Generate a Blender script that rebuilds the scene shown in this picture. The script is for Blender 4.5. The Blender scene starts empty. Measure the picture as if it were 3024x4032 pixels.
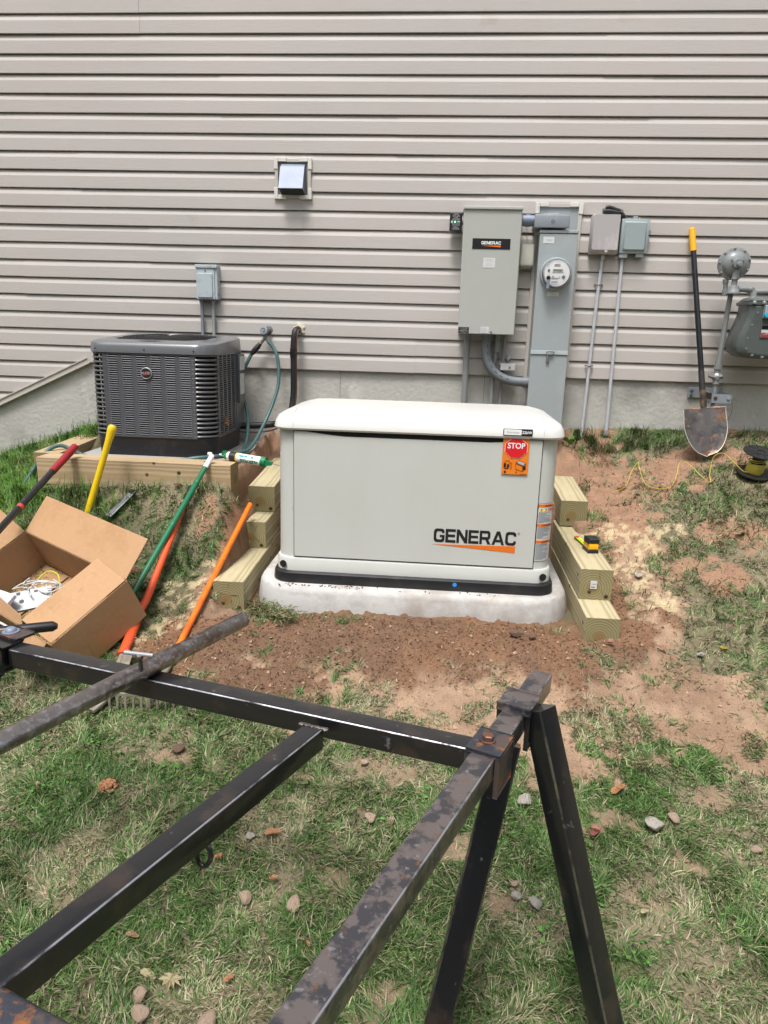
import bpy, bmesh, math, random
import numpy as np
from mathutils import Vector, Matrix, Quaternion
PI = math.pi
random.seed(4); RNG = np.random.default_rng(11)
S = bpy.context.scene
COL = S.collection

# ------------------------------------------------------------------ camera
cam_d = bpy.data.cameras.new('camera'); cam = bpy.data.objects.new('camera', cam_d); COL.objects.link(cam)
cam_d.sensor_fit = 'HORIZONTAL'; cam_d.sensor_width = 36.0; cam_d.lens = 33.30
cam_d.clip_start = 0.05; cam_d.clip_end = 300
right = Vector((0.99618, 0.08251, 0.02847)); up = Vector((-0.04758, 0.23989, 0.96963)); fw = Vector((-0.07317, 0.96729, -0.24290))
cam.matrix_world = Matrix(((right.x, up.x, -fw.x, 0.0), (right.y, up.y, -fw.y, -4.421), (right.z, up.z, -fw.z, 1.70), (0, 0, 0, 1)))
S.camera = cam
S.render.resolution_x = 768; S.render.resolution_y = 1024

# ------------------------------------------------------------------ world, sun, exposure
W = bpy.data.worlds.new('World'); S.world = W; W.use_nodes = True
nt = W.node_tree; bg = nt.nodes['Background']
sky = nt.nodes.new('ShaderNodeTexSky'); sky.sky_type = 'NISHITA'; sky.sun_disc = False
SUN_EL, SUN_AZ = 66, 200           # degrees; azimuth clockwise from +Y
sky.sun_elevation = math.radians(SUN_EL); sky.sun_rotation = math.radians(SUN_AZ)
sky.air_density = 1.0; sky.dust_density = 4.0; sky.ozone_density = 1.0
hs = nt.nodes.new('ShaderNodeHueSaturation'); hs.inputs['Saturation'].default_value = 0.22   # milky overcast
nt.links.new(sky.outputs[0], hs.inputs['Color']); nt.links.new(hs.outputs[0], bg.inputs['Color'])
bg.inputs['Strength'].default_value = 0.13
sd = bpy.data.lights.new('sun', 'SUN'); sd.energy = 1.6; sd.angle = math.radians(15); sd.color = (1.0, 0.965, 0.915)
sun = bpy.data.objects.new('sun', sd); COL.objects.link(sun)
el, az = math.radians(SUN_EL), math.radians(SUN_AZ)
sdir = Vector((math.sin(az) * math.cos(el), math.cos(az) * math.cos(el), math.sin(el)))
sun.rotation_euler = sdir.to_track_quat('Z', 'Y').to_euler()
S.view_settings.view_transform = 'Standard'; S.view_settings.look = 'None'
S.view_settings.exposure = 0.98; S.view_settings.gamma = 1.0
S.render.engine = 'CYCLES'

# ------------------------------------------------------------------ materials
def lin(c):
    return tuple((v / 12.92 if v <= 0.04045 else ((v + 0.055) / 1.055) ** 2.4) for v in c)
def mat(name, col, rough=0.6, metal=0.0, spots=(), bump=None, coat=0.0, spec=0.5, grain=None):
    """col linear rgb; spots: (colour, noise scale, threshold, softness[, stretch xyz]); bump: (scale, distance[, stretch])."""
    m = bpy.data.materials.new(name); m.use_nodes = True
    N, L = m.node_tree.nodes, m.node_tree.links
    b = N['Principled BSDF']
    b.inputs['Roughness'].default_value = rough; b.inputs['Metallic'].default_value = metal
    b.inputs['Coat Weight'].default_value = coat; b.inputs['Coat Roughness'].default_value = 0.12
    b.inputs['Specular IOR Level'].default_value = spec
    tc = N.new('ShaderNodeTexCoord'); cur = None
    def coords(st):
        if st is None: return tc.outputs['Object']
        mp = N.new('ShaderNodeMapping'); mp.inputs['Scale'].default_value = st
        L.new(tc.outputs['Object'], mp.inputs['Vector']); return mp.outputs[0]
    rgb = N.new('ShaderNodeRGB'); rgb.outputs[0].default_value = (*col, 1); cur = rgb.outputs[0]
    for s in spots:
        c2, sc, th, so = s[:4]; st = s[4] if len(s) > 4 else None; amt = s[5] if len(s) > 5 else 1.0
        nz = N.new('ShaderNodeTexNoise'); nz.inputs['Scale'].default_value = sc; nz.inputs['Detail'].default_value = 6
        nz.inputs['Roughness'].default_value = 0.62
        L.new(coords(st), nz.inputs['Vector'])
        mr = N.new('ShaderNodeMapRange'); mr.inputs['From Min'].default_value = th - so; mr.inputs['From Max'].default_value = th + so
        mr.inputs['To Max'].default_value = amt
        L.new(nz.outputs['Fac'], mr.inputs['Value'])
        mx = N.new('ShaderNodeMix'); mx.data_type = 'RGBA'
        L.new(mr.outputs[0], mx.inputs['Factor']); L.new(cur, mx.inputs['A']); mx.inputs['B'].default_value = (*c2, 1)
        cur = mx.outputs['Result']
    L.new(cur, b.inputs['Base Color'])
    if bump:
        nz = N.new('ShaderNodeTexNoise'); nz.inputs['Scale'].default_value = bump[0]; nz.inputs['Detail'].default_value = 8
        L.new(coords(bump[2] if len(bump) > 2 else None), nz.inputs['Vector'])
        bp = N.new('ShaderNodeBump'); bp.inputs['Distance'].default_value = bump[1]; bp.inputs['Strength'].default_value = 0.7
        L.new(nz.outputs['Fac'], bp.inputs['Height']); L.new(bp.outputs[0], b.inputs['Normal'])
    return m

def wood(name, light, dark, pith, scale=170, ageing=None):
    """sawn timber: growth rings round the length (local Y), cut through on the sides as grain"""
    m = bpy.data.materials.new(name); m.use_nodes = True
    N, L = m.node_tree.nodes, m.node_tree.links; b = N['Principled BSDF']; b.inputs['Roughness'].default_value = 0.75
    b.inputs['Specular IOR Level'].default_value = 0.25
    tc = N.new('ShaderNodeTexCoord')
    mp = N.new('ShaderNodeMapping'); mp.inputs['Scale'].default_value = (1, 0.12, 1); mp.inputs['Location'].default_value = (0.012, 0, 0.016)
    L.new(tc.outputs['Object'], mp.inputs['Vector'])
    wv = N.new('ShaderNodeTexWave'); wv.wave_type = 'RINGS'; wv.rings_direction = 'Y'; wv.inputs['Scale'].default_value = scale / 6.0
    wv.inputs['Distortion'].default_value = 1.6; wv.inputs['Detail'].default_value = 3; wv.inputs['Detail Scale'].default_value = 1.4
    L.new(mp.outputs[0], wv.inputs['Vector'])
    cr = N.new('ShaderNodeValToRGB'); cr.color_ramp.elements[0].position = 0.3; cr.color_ramp.elements[1].position = 1.0
    cr.color_ramp.elements[0].color = (*light, 1); cr.color_ramp.elements[1].color = (*dark, 1)
    L.new(wv.outputs['Fac'], cr.inputs['Fac'])
    # pith stain
    vm = N.new('ShaderNodeVectorMath'); vm.operation = 'MULTIPLY'; vm.inputs[1].default_value = (1, 0, 1); L.new(mp.outputs[0], vm.inputs[0])
    ln = N.new('ShaderNodeVectorMath'); ln.operation = 'LENGTH'; L.new(vm.outputs[0], ln.inputs[0])
    mr = N.new('ShaderNodeMapRange'); mr.inputs['From Min'].default_value = 0.034; mr.inputs['From Max'].default_value = 0.018; mr.inputs['To Max'].default_value = 0.75
    L.new(ln.outputs['Value'], mr.inputs['Value'])
    mx = N.new('ShaderNodeMix'); mx.data_type = 'RGBA'; mx.inputs['B'].default_value = (*pith, 1)
    L.new(mr.outputs[0], mx.inputs['Factor']); L.new(cr.outputs[0], mx.inputs['A'])
    nz = N.new('ShaderNodeTexNoise'); nz.inputs['Scale'].default_value = 9; nz.inputs['Detail'].default_value = 7
    mp2 = N.new('ShaderNodeMapping'); mp2.inputs['Scale'].default_value = (1, 0.25, 1); L.new(tc.outputs['Object'], mp2.inputs['Vector']); L.new(mp2.outputs[0], nz.inputs['Vector'])
    mr2 = N.new('ShaderNodeMapRange'); mr2.inputs['From Min'].default_value = 0.45; mr2.inputs['From Max'].default_value = 0.75; mr2.inputs['To Max'].default_value = 0.6
    L.new(nz.outputs['Fac'], mr2.inputs['Value'])
    mx2 = N.new('ShaderNodeMix'); mx2.data_type = 'RGBA'; mx2.inputs['B'].default_value = (*(ageing or (0.20, 0.19, 0.09)), 1)
    L.new(mr2.outputs[0], mx2.inputs['Factor']); L.new(mx.outputs['Result'], mx2.inputs['A'])
    # knots and nail stains
    vo = N.new('ShaderNodeTexVoronoi'); vo.inputs['Scale'].default_value = 10.0; L.new(tc.outputs['Object'], vo.inputs['Vector'])
    mr3 = N.new('ShaderNodeMapRange'); mr3.inputs['From Min'].default_value = 0.13; mr3.inputs['From Max'].default_value = 0.07
    L.new(vo.outputs['Distance'], mr3.inputs['Value'])
    mx3 = N.new('ShaderNodeMix'); mx3.data_type = 'RGBA'; mx3.inputs['B'].default_value = (0.06, 0.03, 0.015, 1)
    L.new(mr3.outputs[0], mx3.inputs['Factor']); L.new(mx2.outputs['Result'], mx3.inputs['A'])
    sp = N.new('ShaderNodeSeparateXYZ'); L.new(tc.outputs['Normal'], sp.inputs[0]); ab = N.new('ShaderNodeMath'); ab.operation = 'ABSOLUTE'; L.new(sp.outputs['Y'], ab.inputs[0])
    mre = N.new('ShaderNodeMapRange'); mre.inputs['From Min'].default_value = 0.6; mre.inputs['From Max'].default_value = 0.9; mre.inputs['To Max'].default_value = 0.85; L.new(ab.outputs[0], mre.inputs['Value'])
    mx4 = N.new('ShaderNodeMix'); mx4.data_type = 'RGBA'; mx4.blend_type = 'MULTIPLY'; mx4.inputs['B'].default_value = (*(0.55, 0.56, 0.44), 1)      # thirsty end grain is darker
    L.new(mre.outputs[0], mx4.inputs['Factor']); L.new(mx3.outputs['Result'], mx4.inputs['A'])
    L.new(mx4.outputs['Result'], b.inputs['Base Color'])
    bp = N.new('ShaderNodeBump'); bp.inputs['Distance'].default_value = 0.0006; L.new(wv.outputs['Fac'], bp.inputs['Height']); L.new(bp.outputs[0], b.inputs['Normal'])
    return m

def attr_mat(name, attr, rough=0.9, bump=None, spec=0.2, trans=0.0, speck=None):
    m = bpy.data.materials.new(name); m.use_nodes = True
    N, L = m.node_tree.nodes, m.node_tree.links; b = N['Principled BSDF']
    b.inputs['Roughness'].default_value = rough; b.inputs['Specular IOR Level'].default_value = spec
    a = N.new('ShaderNodeAttribute'); a.attribute_name = attr; cur = a.outputs['Color']
    if speck:
        tc = N.new('ShaderNodeTexCoord')
        for sc, lo, hi in speck:
            nz = N.new('ShaderNodeTexNoise'); nz.inputs['Scale'].default_value = sc; nz.inputs['Detail'].default_value = 8; nz.inputs['Roughness'].default_value = 0.7
            L.new(tc.outputs['Object'], nz.inputs['Vector'])
            mr = N.new('ShaderNodeMapRange'); mr.inputs['From Min'].default_value = 0.3; mr.inputs['From Max'].default_value = 0.7
            mr.inputs['To Min'].default_value = lo; mr.inputs['To Max'].default_value = hi; L.new(nz.outputs['Fac'], mr.inputs['Value'])
            mu = N.new('ShaderNodeVectorMath'); mu.operation = 'SCALE'; L.new(cur, mu.inputs[0]); L.new(mr.outputs[0], mu.inputs['Scale']); cur = mu.outputs[0]
    L.new(cur, b.inputs['Base Color'])
    if bump:
        tc = N.new('ShaderNodeTexCoord'); nz = N.new('ShaderNodeTexNoise'); nz.inputs['Scale'].default_value = bump[0]; nz.inputs['Detail'].default_value = 10
        nz.inputs['Roughness'].default_value = 0.7
        L.new(tc.outputs['Object'], nz.inputs['Vector']); bp = N.new('ShaderNodeBump'); bp.inputs['Distance'].default_value = bump[1]
        L.new(nz.outputs['Fac'], bp.inputs['Height']); L.new(bp.outputs[0], b.inputs['Normal'])
    return m

M = {}
M['siding'] = mat('vinyl_siding', (0.425, 0.403, 0.385), 0.55, spots=[((0.37, 0.325, 0.285), 1.3, 0.62, 0.12, (0.5, 1, 1.6), 0.5), ((0.33, 0.28, 0.225), 4.0, 0.69, 0.04, (0.7, 1, 1.0), 0.5), ((0.12, 0.10, 0.09), 16.0, 0.80, 0.015, None, 0.7), ((0.47, 0.43, 0.40), 0.7, 0.55, 0.2)], bump=(60, 0.0009, (0.14, 1, 3)), spec=0.3)
M['trim'] = mat('siding_trim', (0.47, 0.44, 0.40), 0.5)
M['trimwhite'] = mat('trim_corner_white', (0.62, 0.61, 0.57), 0.5, spots=[((0.45, 0.43, 0.38), 9, 0.65, 0.1)])
M['dark'] = mat('dark_gap', (0.012, 0.011, 0.010), 0.8)
M['concrete'] = mat('foundation_concrete', (0.44, 0.43, 0.40), 0.9, spots=[((0.33, 0.32, 0.295), 2.2, 0.58, 0.1), ((0.52, 0.51, 0.48), 5, 0.62, 0.06), ((0.16, 0.155, 0.14), 34, 0.72, 0.02), ((0.25, 0.26, 0.235), 1.4, 0.66, 0.08)], bump=(38, 0.006))
M['padmat'] = mat('pad_concrete', (0.47, 0.46, 0.45), 0.85, spots=[((0.35, 0.33, 0.31), 5, 0.52, 0.08), ((0.30, 0.25, 0.20), 3.5, .60, .05, (1, 1, .5), .6), ((0.40, 0.36, 0.30), 14, 0.68, 0.04, None, 0.6), ((0.13, 0.07, 0.045), 60, 0.72, 0.02), ((0.46, 0.40, 0.30), 3, 0.7, 0.05)], bump=(45, 0.0025))
M['acpad'] = mat('grey_pad', (0.30, 0.30, 0.30), 0.9, bump=(60, 0.002), spots=[((0.22, 0.16, 0.11), 7, 0.6, 0.08)])
M['cream'] = mat('cream_powder_coat', (0.535, 0.55, 0.525), 0.34, bump=(420, 0.0004), spots=[((0.50, 0.51, 0.48), 3, 0.52, 0.12, (1, 1, .6), 0.6), ((0.34, 0.29, 0.24), 9, 0.71, 0.04, (1, 1, .5), 0.45)])
M['creamlid'] = mat('cream_lid', (0.60, 0.60, 0.575), 0.30, bump=(420, 0.0003), spots=[((0.60, 0.56, 0.49), 6, 0.66, 0.06, (0.4, 1, 1), 0.6)])
M['rubber'] = mat('black_base', (0.012, 0.0125, 0.015), 0.45, spots=[((0.035, 0.03, 0.028), 12, 0.62, 0.1)])
M['black'] = mat('black_plastic', (0.010, 0.010, 0.012), 0.35)
M['blackink'] = mat('black_ink', (0.012, 0.012, 0.013), 0.5)
M['orangeink'] = mat('orange_print', (0.72, 0.16, 0.012), 0.5)
M['orangecard'] = mat('orange_card', (0.76, 0.20, 0.012), 0.45)
M['red'] = mat('stop_red', (0.66, 0.012, 0.02), 0.45)
M['white'] = mat('white_print', (0.80, 0.80, 0.80), 0.5)
M['label'] = mat('label_paper', (0.58, 0.59, 0.59), 0.5, spots=[((0.50, 0.50, 0.50), 30, 0.6, 0.1, None, 0.4)])
M['greyink'] = mat('grey_ink', (0.22, 0.24, 0.28), 0.6)
M['palink'] = mat('pale_ink', (0.42, 0.44, 0.47), 0.6)
M['yellow'] = mat('yellow_print', (0.80, 0.55, 0.02), 0.5)
M['bluedot'] = mat('blue_dot', (0.02, 0.25, 0.75), 0.5)
M['silver'] = mat('silver_trim', (0.30, 0.31, 0.33), 0.45, 0.25)
M['enclosure'] = mat('grey_enclosure', (0.375, 0.385, 0.365), 0.42, spots=[((0.32, 0.33, 0.30), 2.2, 0.6, 0.15, None, 0.5)])
M['metergrey'] = mat('meter_enclosure', (0.30, 0.335, 0.345), 0.42, spots=[((0.24, 0.26, 0.27), 5, 0.63, 0.08, None, 0.6), ((0.14, 0.14, 0.13), 14, 0.73, 0.03, None, 0.7), ((0.36, 0.39, 0.40), 2, 0.6, 0.1)])
M['pvc'] = mat('grey_pvc', (0.215, 0.225, 0.225), 0.5, spots=[((0.15, 0.15, 0.15), 10, 0.62, 0.08, (1, 1, .3), 0.5)])
M['pvcdk'] = mat('elbow_pvc', (0.155, 0.17, 0.19), 0.4)
M['lbgrey'] = mat('junction_grey', (0.22, 0.245, 0.275), 0.45, spots=[((0.28, 0.30, 0.32), 14, 0.6, 0.1)])
M['pvcwhite'] = mat('pale_conduit', (0.46, 0.47, 0.51), 0.45, spots=[((0.38, 0.38, 0.40), 8, 0.62, 0.1)])
M['telgrey'] = mat('telecom_box_faded', (0.37, 0.35, 0.355), 0.55, spots=[((0.50, 0.46, 0.47), 11, 0.6, 0.1, (1, 1, .5)), ((0.34, 0.31, 0.31), 7, 0.64, 0.06)])
M['telblue'] = mat('telecom_box_grey', (0.28, 0.33, 0.34), 0.45, spots=[((0.25, 0.29, 0.29), 9, 0.6, 0.1)])
M['disc'] = mat('disconnect_grey', (0.40, 0.46, 0.485), 0.45, spots=[((0.30, 0.33, 0.34), 18, 0.58, 0.05, None, 0.6)])
M['offwhite'] = mat('offwhite_plastic', (0.52, 0.52, 0.45), 0.45)
M['whiteplastic'] = mat('white_plastic', (0.52, 0.52, 0.50), 0.4, spots=[((0.45, 0.44, 0.42), 22, 0.62, 0.08)])
M['glassdome'] = mat('meter_face', (0.62, 0.62, 0.63), 0.35, spots=[((0.5, 0.5, 0.52), 30, 0.6, 0.08)])
M['lcd'] = mat('lcd', (0.17, 0.18, 0.15), 0.3)
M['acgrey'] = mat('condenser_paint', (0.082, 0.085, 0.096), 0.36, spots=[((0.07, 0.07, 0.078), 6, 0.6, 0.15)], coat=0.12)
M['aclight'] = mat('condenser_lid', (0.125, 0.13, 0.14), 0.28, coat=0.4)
M['gasgrey'] = mat('gas_regulator_paint', (0.20, 0.215, 0.22), 0.33, spots=[((0.27, 0.28, 0.28), 9, 0.64, 0.08), ((0.12, 0.125, 0.125), 16, 0.66, 0.06)], coat=0.2)
M['gasdark'] = mat('gas_meter_paint', (0.082, 0.096, 0.094), 0.40, spots=[((0.07, 0.08, 0.075), 12, 0.6, 0.08), ((0.20, 0.21, 0.20), 20, 0.73, 0.03)], coat=0.2)
M['rustp'] = mat('rusty_bracket', (0.06, 0.03, 0.022), 0.8)
M['hose'] = mat('green_hose', (0.045, 0.115, 0.115), 0.4, spots=[((0.10, 0.13, 0.13), 12, 0.6, 0.1)])
M['hosegrey'] = mat('grey_hose', (0.085, 0.10, 0.105), 0.5)
M['foam'] = mat('black_foam', (0.012, 0.012, 0.014), 0.55, spots=[((0.04, 0.035, 0.03), 14, 0.65, 0.06)])
M['copper'] = mat('old_copper', (0.10, 0.05, 0.03), 0.5, 0.4)
M['brass'] = mat('brass', (0.55, 0.38, 0.10), 0.35, 0.8)
M['putty'] = mat('sealing_foam', (0.50, 0.45, 0.36), 0.9, bump=(60, 0.006))
M['galv'] = mat('galvanised', (0.17, 0.20, 0.27), 0.5, 0.2, spots=[((0.22, 0.25, 0.32), 12, 0.55, 0.2)])
M['galvdk'] = mat('galvanised_dull', (0.16, 0.165, 0.17), 0.5, 0.4)
M['yellowfg'] = mat('yellow_fibreglass', (0.74, 0.50, 0.012), 0.35, spots=[((0.50, 0.30, 0.01), 30, 0.66, 0.05, (1, 1, 1))], coat=0.2)
M['redgrip'] = mat('red_grip', (0.27, 0.012, 0.018), 0.5, spots=[((0.18, 0.01, 0.014), 20, 0.6, 0.1)])
M['blackfg'] = mat('black_fibreglass', (0.012, 0.013, 0.016), 0.28, spots=[((0.10, 0.09, 0.08), 26, 0.70, 0.05)], coat=0.3)
M['orangefg'] = mat('orange_fibreglass', (0.80, 0.17, 0.012), 0.38, spots=[((0.62, 0.10, 0.01), 9, 0.6, 0.08), ((0.42, 0.30, 0.2), 30, 0.72, 0.03)])
M['redorange'] = mat('scuffed_red_orange', (0.70, 0.085, 0.022), 0.45, spots=[((0.66, 0.16, 0.06), 14, 0.58, 0.06, (1, .4, 1)), ((0.30, 0.22, 0.17), 30, 0.68, 0.03)])
M['greenpole'] = mat('green_pole', (0.008, 0.14, 0.062), 0.33, spots=[((0.05, 0.22, 0.12), 22, 0.66, 0.04)], coat=0.2)
M['cardboard'] = mat('cardboard', (0.40, 0.245, 0.135), 0.85, spots=[((0.33, 0.19, 0.095), 4, 0.56, 0.07, None, 0.6), ((0.28, 0.16, 0.08), 14, 0.68, 0.04, None, 0.5), ((0.48, 0.29, 0.155), 60, 0.62, 0.1, (1, 1, 1), 0.5)], bump=(150, 0.0006), spec=0.2)
M['cardedge'] = mat('cardboard_edge', (0.30, 0.17, 0.085), 0.9)
M['steel'] = mat('worn_black_steel', (0.010, 0.0105, 0.013), 0.30, 0.2, spots=[((0.040, 0.028, 0.024), 8, 0.60, 0.05, (1, 1, 1), 0.8), ((0.13, 0.065, 0.035), 22, 0.70, 0.025), ((0.11, 0.11, 0.12), 34, 0.69, 0.03)], bump=(45, 0.0012), coat=0.6)
M['steelbrown'] = mat('mill_scale_steel', (0.21, 0.18, 0.175), 0.30, 0.7, spots=[((0.060, 0.064, 0.080), 22, 0.51, 0.04, (1, 1, 1), 0.85), ((0.26, 0.13, 0.07), 45, 0.64, 0.03), ((0.30, 0.29, 0.30), 60, .64, .04)], bump=(60, 0.0012), coat=0.3)
M['edge'] = mat('worn_glint_edge', (0.42, 0.42, 0.45), 0.34, 0.8, spots=[((0.05, 0.045, 0.045), 11, 0.55, 0.06), ((0.16, 0.12, 0.10), 30, 0.62, 0.05)], bump=(90, 0.001))  # worn corners, with the sky's highlight line put into the pale colour
M['edgedull'] = mat('dull_edge', (0.10, 0.095, 0.07), 0.4, 0.5, spots=[((0.03, 0.03, 0.03), 11, 0.50, 0.06), ((0.16, 0.12, 0.06), 30, 0.62, 0.05)])
M['rust'] = mat('rusty_steel', (0.11, 0.085, 0.08), 0.42, 0.5, spots=[((0.05, 0.055, 0.07), 14, 0.52, 0.03), ((0.30, 0.12, 0.045), 26, 0.60, 0.04)], bump=(80, 0.002))
M['pipe'] = mat('bare_steel_pipe', (0.26, 0.235, 0.23), 0.33, 0.85, spots=[((0.15, 0.12, 0.11), 13, 0.52, 0.08), ((0.42, 0.42, 0.46), 60, 0.58, 0.08)], bump=(70, 0.0016), coat=0.15)
M['weld'] = mat('weld_bead', (0.13, 0.115, 0.105), 0.35, 0.7, bump=(220, 0.004))
M['blade'] = mat('muddy_steel_blade', (0.20, 0.185, 0.18), 0.40, 0.35, spots=[((0.10, 0.095, 0.105), 9, 0.52, 0.06), ((0.36, 0.20, 0.115), 13, 0.56, 0.03), ((0.06, 0.045, 0.04), 14, 0.66, 0.06), ((0.40, 0.36, 0.30), 26, 0.66, 0.05)], bump=(40, 0.003))
M['bladeedge'] = mat('worn_blade_edge', (0.60, 0.56, 0.50), 0.4, 0.5)
M['rakegrey'] = mat('dull_rake_metal', (0.26, 0.235, 0.19), 0.6, 0.1, spots=[((0.18, 0.15, 0.12), 14, 0.55, 0.08)])
M['spool'] = mat('black_spool', (0.018, 0.018, 0.02), 0.45)
M['wire'] = mat('yellow_wire', (0.52, 0.43, 0.06), 0.4)
M['lime'] = mat('lime_blade', (0.55, 0.80, 0.02), 0.4)
M['tapeyellow'] = mat('tape_yellow', (0.82, 0.42, 0.01), 0.35)
M['tubewhite'] = mat('caulk_white', (0.75, 0.76, 0.76), 0.4)
M['caulkgreen'] = mat('caulk_green', (0.01, 0.19, 0.07), 0.4)
M['cyan'] = mat('cyan_print', (0.03, 0.36, 0.60), 0.45)
M['pink'] = mat('pink_tube', (0.80, 0.12, 0.30), 0.4)
M['greywire'] = mat('clear_bag', (0.50, 0.50, 0.53), 0.25)
M['levelgrey'] = mat('grey_spirit_level', (0.24, 0.25, 0.27), 0.35, 0.4, spots=[((0.12, 0.12, 0.13), 12, 0.6, 0.1)])
M['leafcream'] = mat('cream_leaf', (0.55, 0.48, 0.30), 0.7)
M['leaforange'] = mat('orange_leaf', (0.50, 0.26, 0.13), 0.7, spots=[((0.34, 0.13, 0.05), 60, 0.6, 0.1)])
M['leafred'] = mat('red_leaf', (0.32, 0.11, 0.085), 0.7)
M['leaftan'] = mat('tan_leaf', (0.42, 0.26, 0.15), 0.7)
M['leafgreen'] = mat('green_leaf', (0.10, 0.26, 0.035), 0.5)
M['leafyellow'] = mat('yellow_leaf', (0.60, 0.38, 0.08), 0.6)
M['weed'] = mat('weed_green', (0.075, 0.17, 0.022), 0.5)
M['stonetan'] = mat('tan_stone', (0.38, 0.29, 0.22), 0.85, spots=[((0.28, 0.18, 0.12), 30, 0.55, 0.1)], bump=(60, 0.004))
M['stonepink'] = mat('pinkish_stone', (0.34, 0.17, 0.12), 0.85, spots=[((0.26, 0.13, 0.09), 30, 0.55, 0.1)], bump=(60, 0.004))
M['stonegrey'] = mat('grey_stone', (0.36, 0.33, 0.29), 0.85, bump=(60, 0.004))
M['stonebrown'] = mat('brown_stone', (0.13, 0.08, 0.055), 0.9, bump=(60, 0.004))
M['roofing'] = mat('roof_shingle', (0.06, 0.055, 0.05), 0.9)
WOODA = wood('treated_pine', (0.47, 0.405, 0.26), (0.33, 0.28, 0.165), (0.42, 0.22, 0.10), ageing=(0.29, 0.26, 0.155))
WOODB = wood('aged_pine', (0.45, 0.335, 0.205), (0.36, 0.26, 0.15), (0.30, 0.20, 0.11), ageing=(0.32, 0.24, 0.15))
led = bpy.data.materials.new('green_led'); led.use_nodes = True
led.node_tree.nodes['Principled BSDF'].inputs['Emission Color'].default_value = (0.05, 1, 0.15, 1)
led.node_tree.nodes['Principled BSDF'].inputs['Emission Strength'].default_value = 2.0
clear = bpy.data.materials.new('clear_plastic'); clear.use_nodes = True
_b = clear.node_tree.nodes['Principled BSDF']; _b.inputs['Base Color'].default_value = (0.85, 0.87, 0.95, 1); _b.inputs['Roughness'].default_value = 0.25; _b.inputs['Alpha'].default_value = 0.55

# ------------------------------------------------------------------ scene-graph helpers
WM = {}
def thing(name, label, cat, loc=(0, 0, 0), rot=None, group=None):
    o = bpy.data.objects.new(name, None); COL.objects.link(o); o.empty_display_size = 0.1
    m = Matrix.Translation(Vector(loc))
    if rot is not None: m = m @ rot.to_4x4()
    o.matrix_world = m; WM[o] = m.copy()
    o['label'] = label; o['category'] = cat
    if group: o['group'] = group
    return o
def obj(name, bm, material, parent=None, smooth=None, origin=None, rot=None, label=None, cat=None, group=None, kind=None):
    """bm is in world space; links it as one mesh under its parent (or with its own origin if top-level)."""
    me = bpy.data.meshes.new(name)
    bmesh.ops.recalc_face_normals(bm, faces=bm.faces[:])
    if parent is not None: w = WM[parent]
    else:
        w = Matrix.Translation(Vector(origin)) if origin is not None else Matrix.Identity(4)
        if rot is not None: w = w @ rot.to_4x4()
    bm.transform(w.inverted()); bm.to_mesh(me); bm.free()
    mats = material if isinstance(material, (list, tuple)) else [material]
    for mm in mats: me.materials.append(mm)
    o = bpy.data.objects.new(name, me); COL.objects.link(o)
    if parent is not None: o.parent = parent
    else: o.matrix_world = w
    WM[o] = w.copy()
    if smooth is not None:
        for p in me.polygons: p.use_smooth = True
        me.set_sharp_from_angle(angle=math.radians(smooth))
    if label: o['label'] = label
    if cat: o['category'] = cat
    if group: o['group'] = group
    if kind: o['kind'] = kind
    return o
B = bmesh.new
def V(*a): return Vector(a)
def loft(bm, rings, cap0=True, cap1=True, closed=True, mi=0):
    vs = [[bm.verts.new(p) for p in r] for r in rings]; n = len(rings[0])
    for a, b in zip(vs, vs[1:]):
        for i in range(n if closed else n - 1):
            j = (i + 1) % n
            try: f = bm.faces.new((a[i], a[j], b[j], b[i])); f.material_index = mi
            except ValueError: pass
    if cap0: bm.faces.new(vs[0][::-1]).material_index = mi
    if cap1: bm.faces.new(vs[-1]).material_index = mi
    return vs
def rr(x0, x1, y0, y1, r, n=5):
    """rounded rectangle outline in 2D"""
    out = []
    for cx, cy, a0 in ((x1 - r, y1 - r, 0), (x0 + r, y1 - r, 90), (x0 + r, y0 + r, 180), (x1 - r, y0 + r, 270)):
        for k in range(n + 1):
            a = math.radians(a0 + 90 * k / n); out.append((cx + r * math.cos(a), cy + r * math.sin(a)))
    return out
def ringz(p2, z): return [V(x, y, z) for x, y in p2]
def ringy(p2, y): return [V(x, y, z) for x, z in p2]
def box(bm, x0, x1, y0, y1, z0, z1, bev=0.0, seg=2, mi=0):
    t = bmesh.new(); bmesh.ops.create_cube(t, size=1)
    for v in t.verts: v.co = V(x0 if v.co.x < 0 else x1, y0 if v.co.y < 0 else y1, z0 if v.co.z < 0 else z1)
    if bev: bmesh.ops.bevel(t, geom=t.edges[:], offset=bev, segments=seg, affect='EDGES', profile=0.5, clamp_overlap=True)
    for f in t.faces: f.material_index = mi
    merge(bm, t)
def merge(bm, t, mtx=None):
    if mtx is not None: t.transform(mtx)
    me = bpy.data.meshes.new('tmp'); t.to_mesh(me); t.free(); bm.from_mesh(me); bpy.data.meshes.remove(me)
def frame(d, upv=V(0, 0, 1)):
    d = d.normalized(); u = upv.cross(d)
    if u.length < 1e-4: u = V(1, 0, 0).cross(d)
    u.normalize(); v = d.cross(u).normalized(); return u, v
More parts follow.
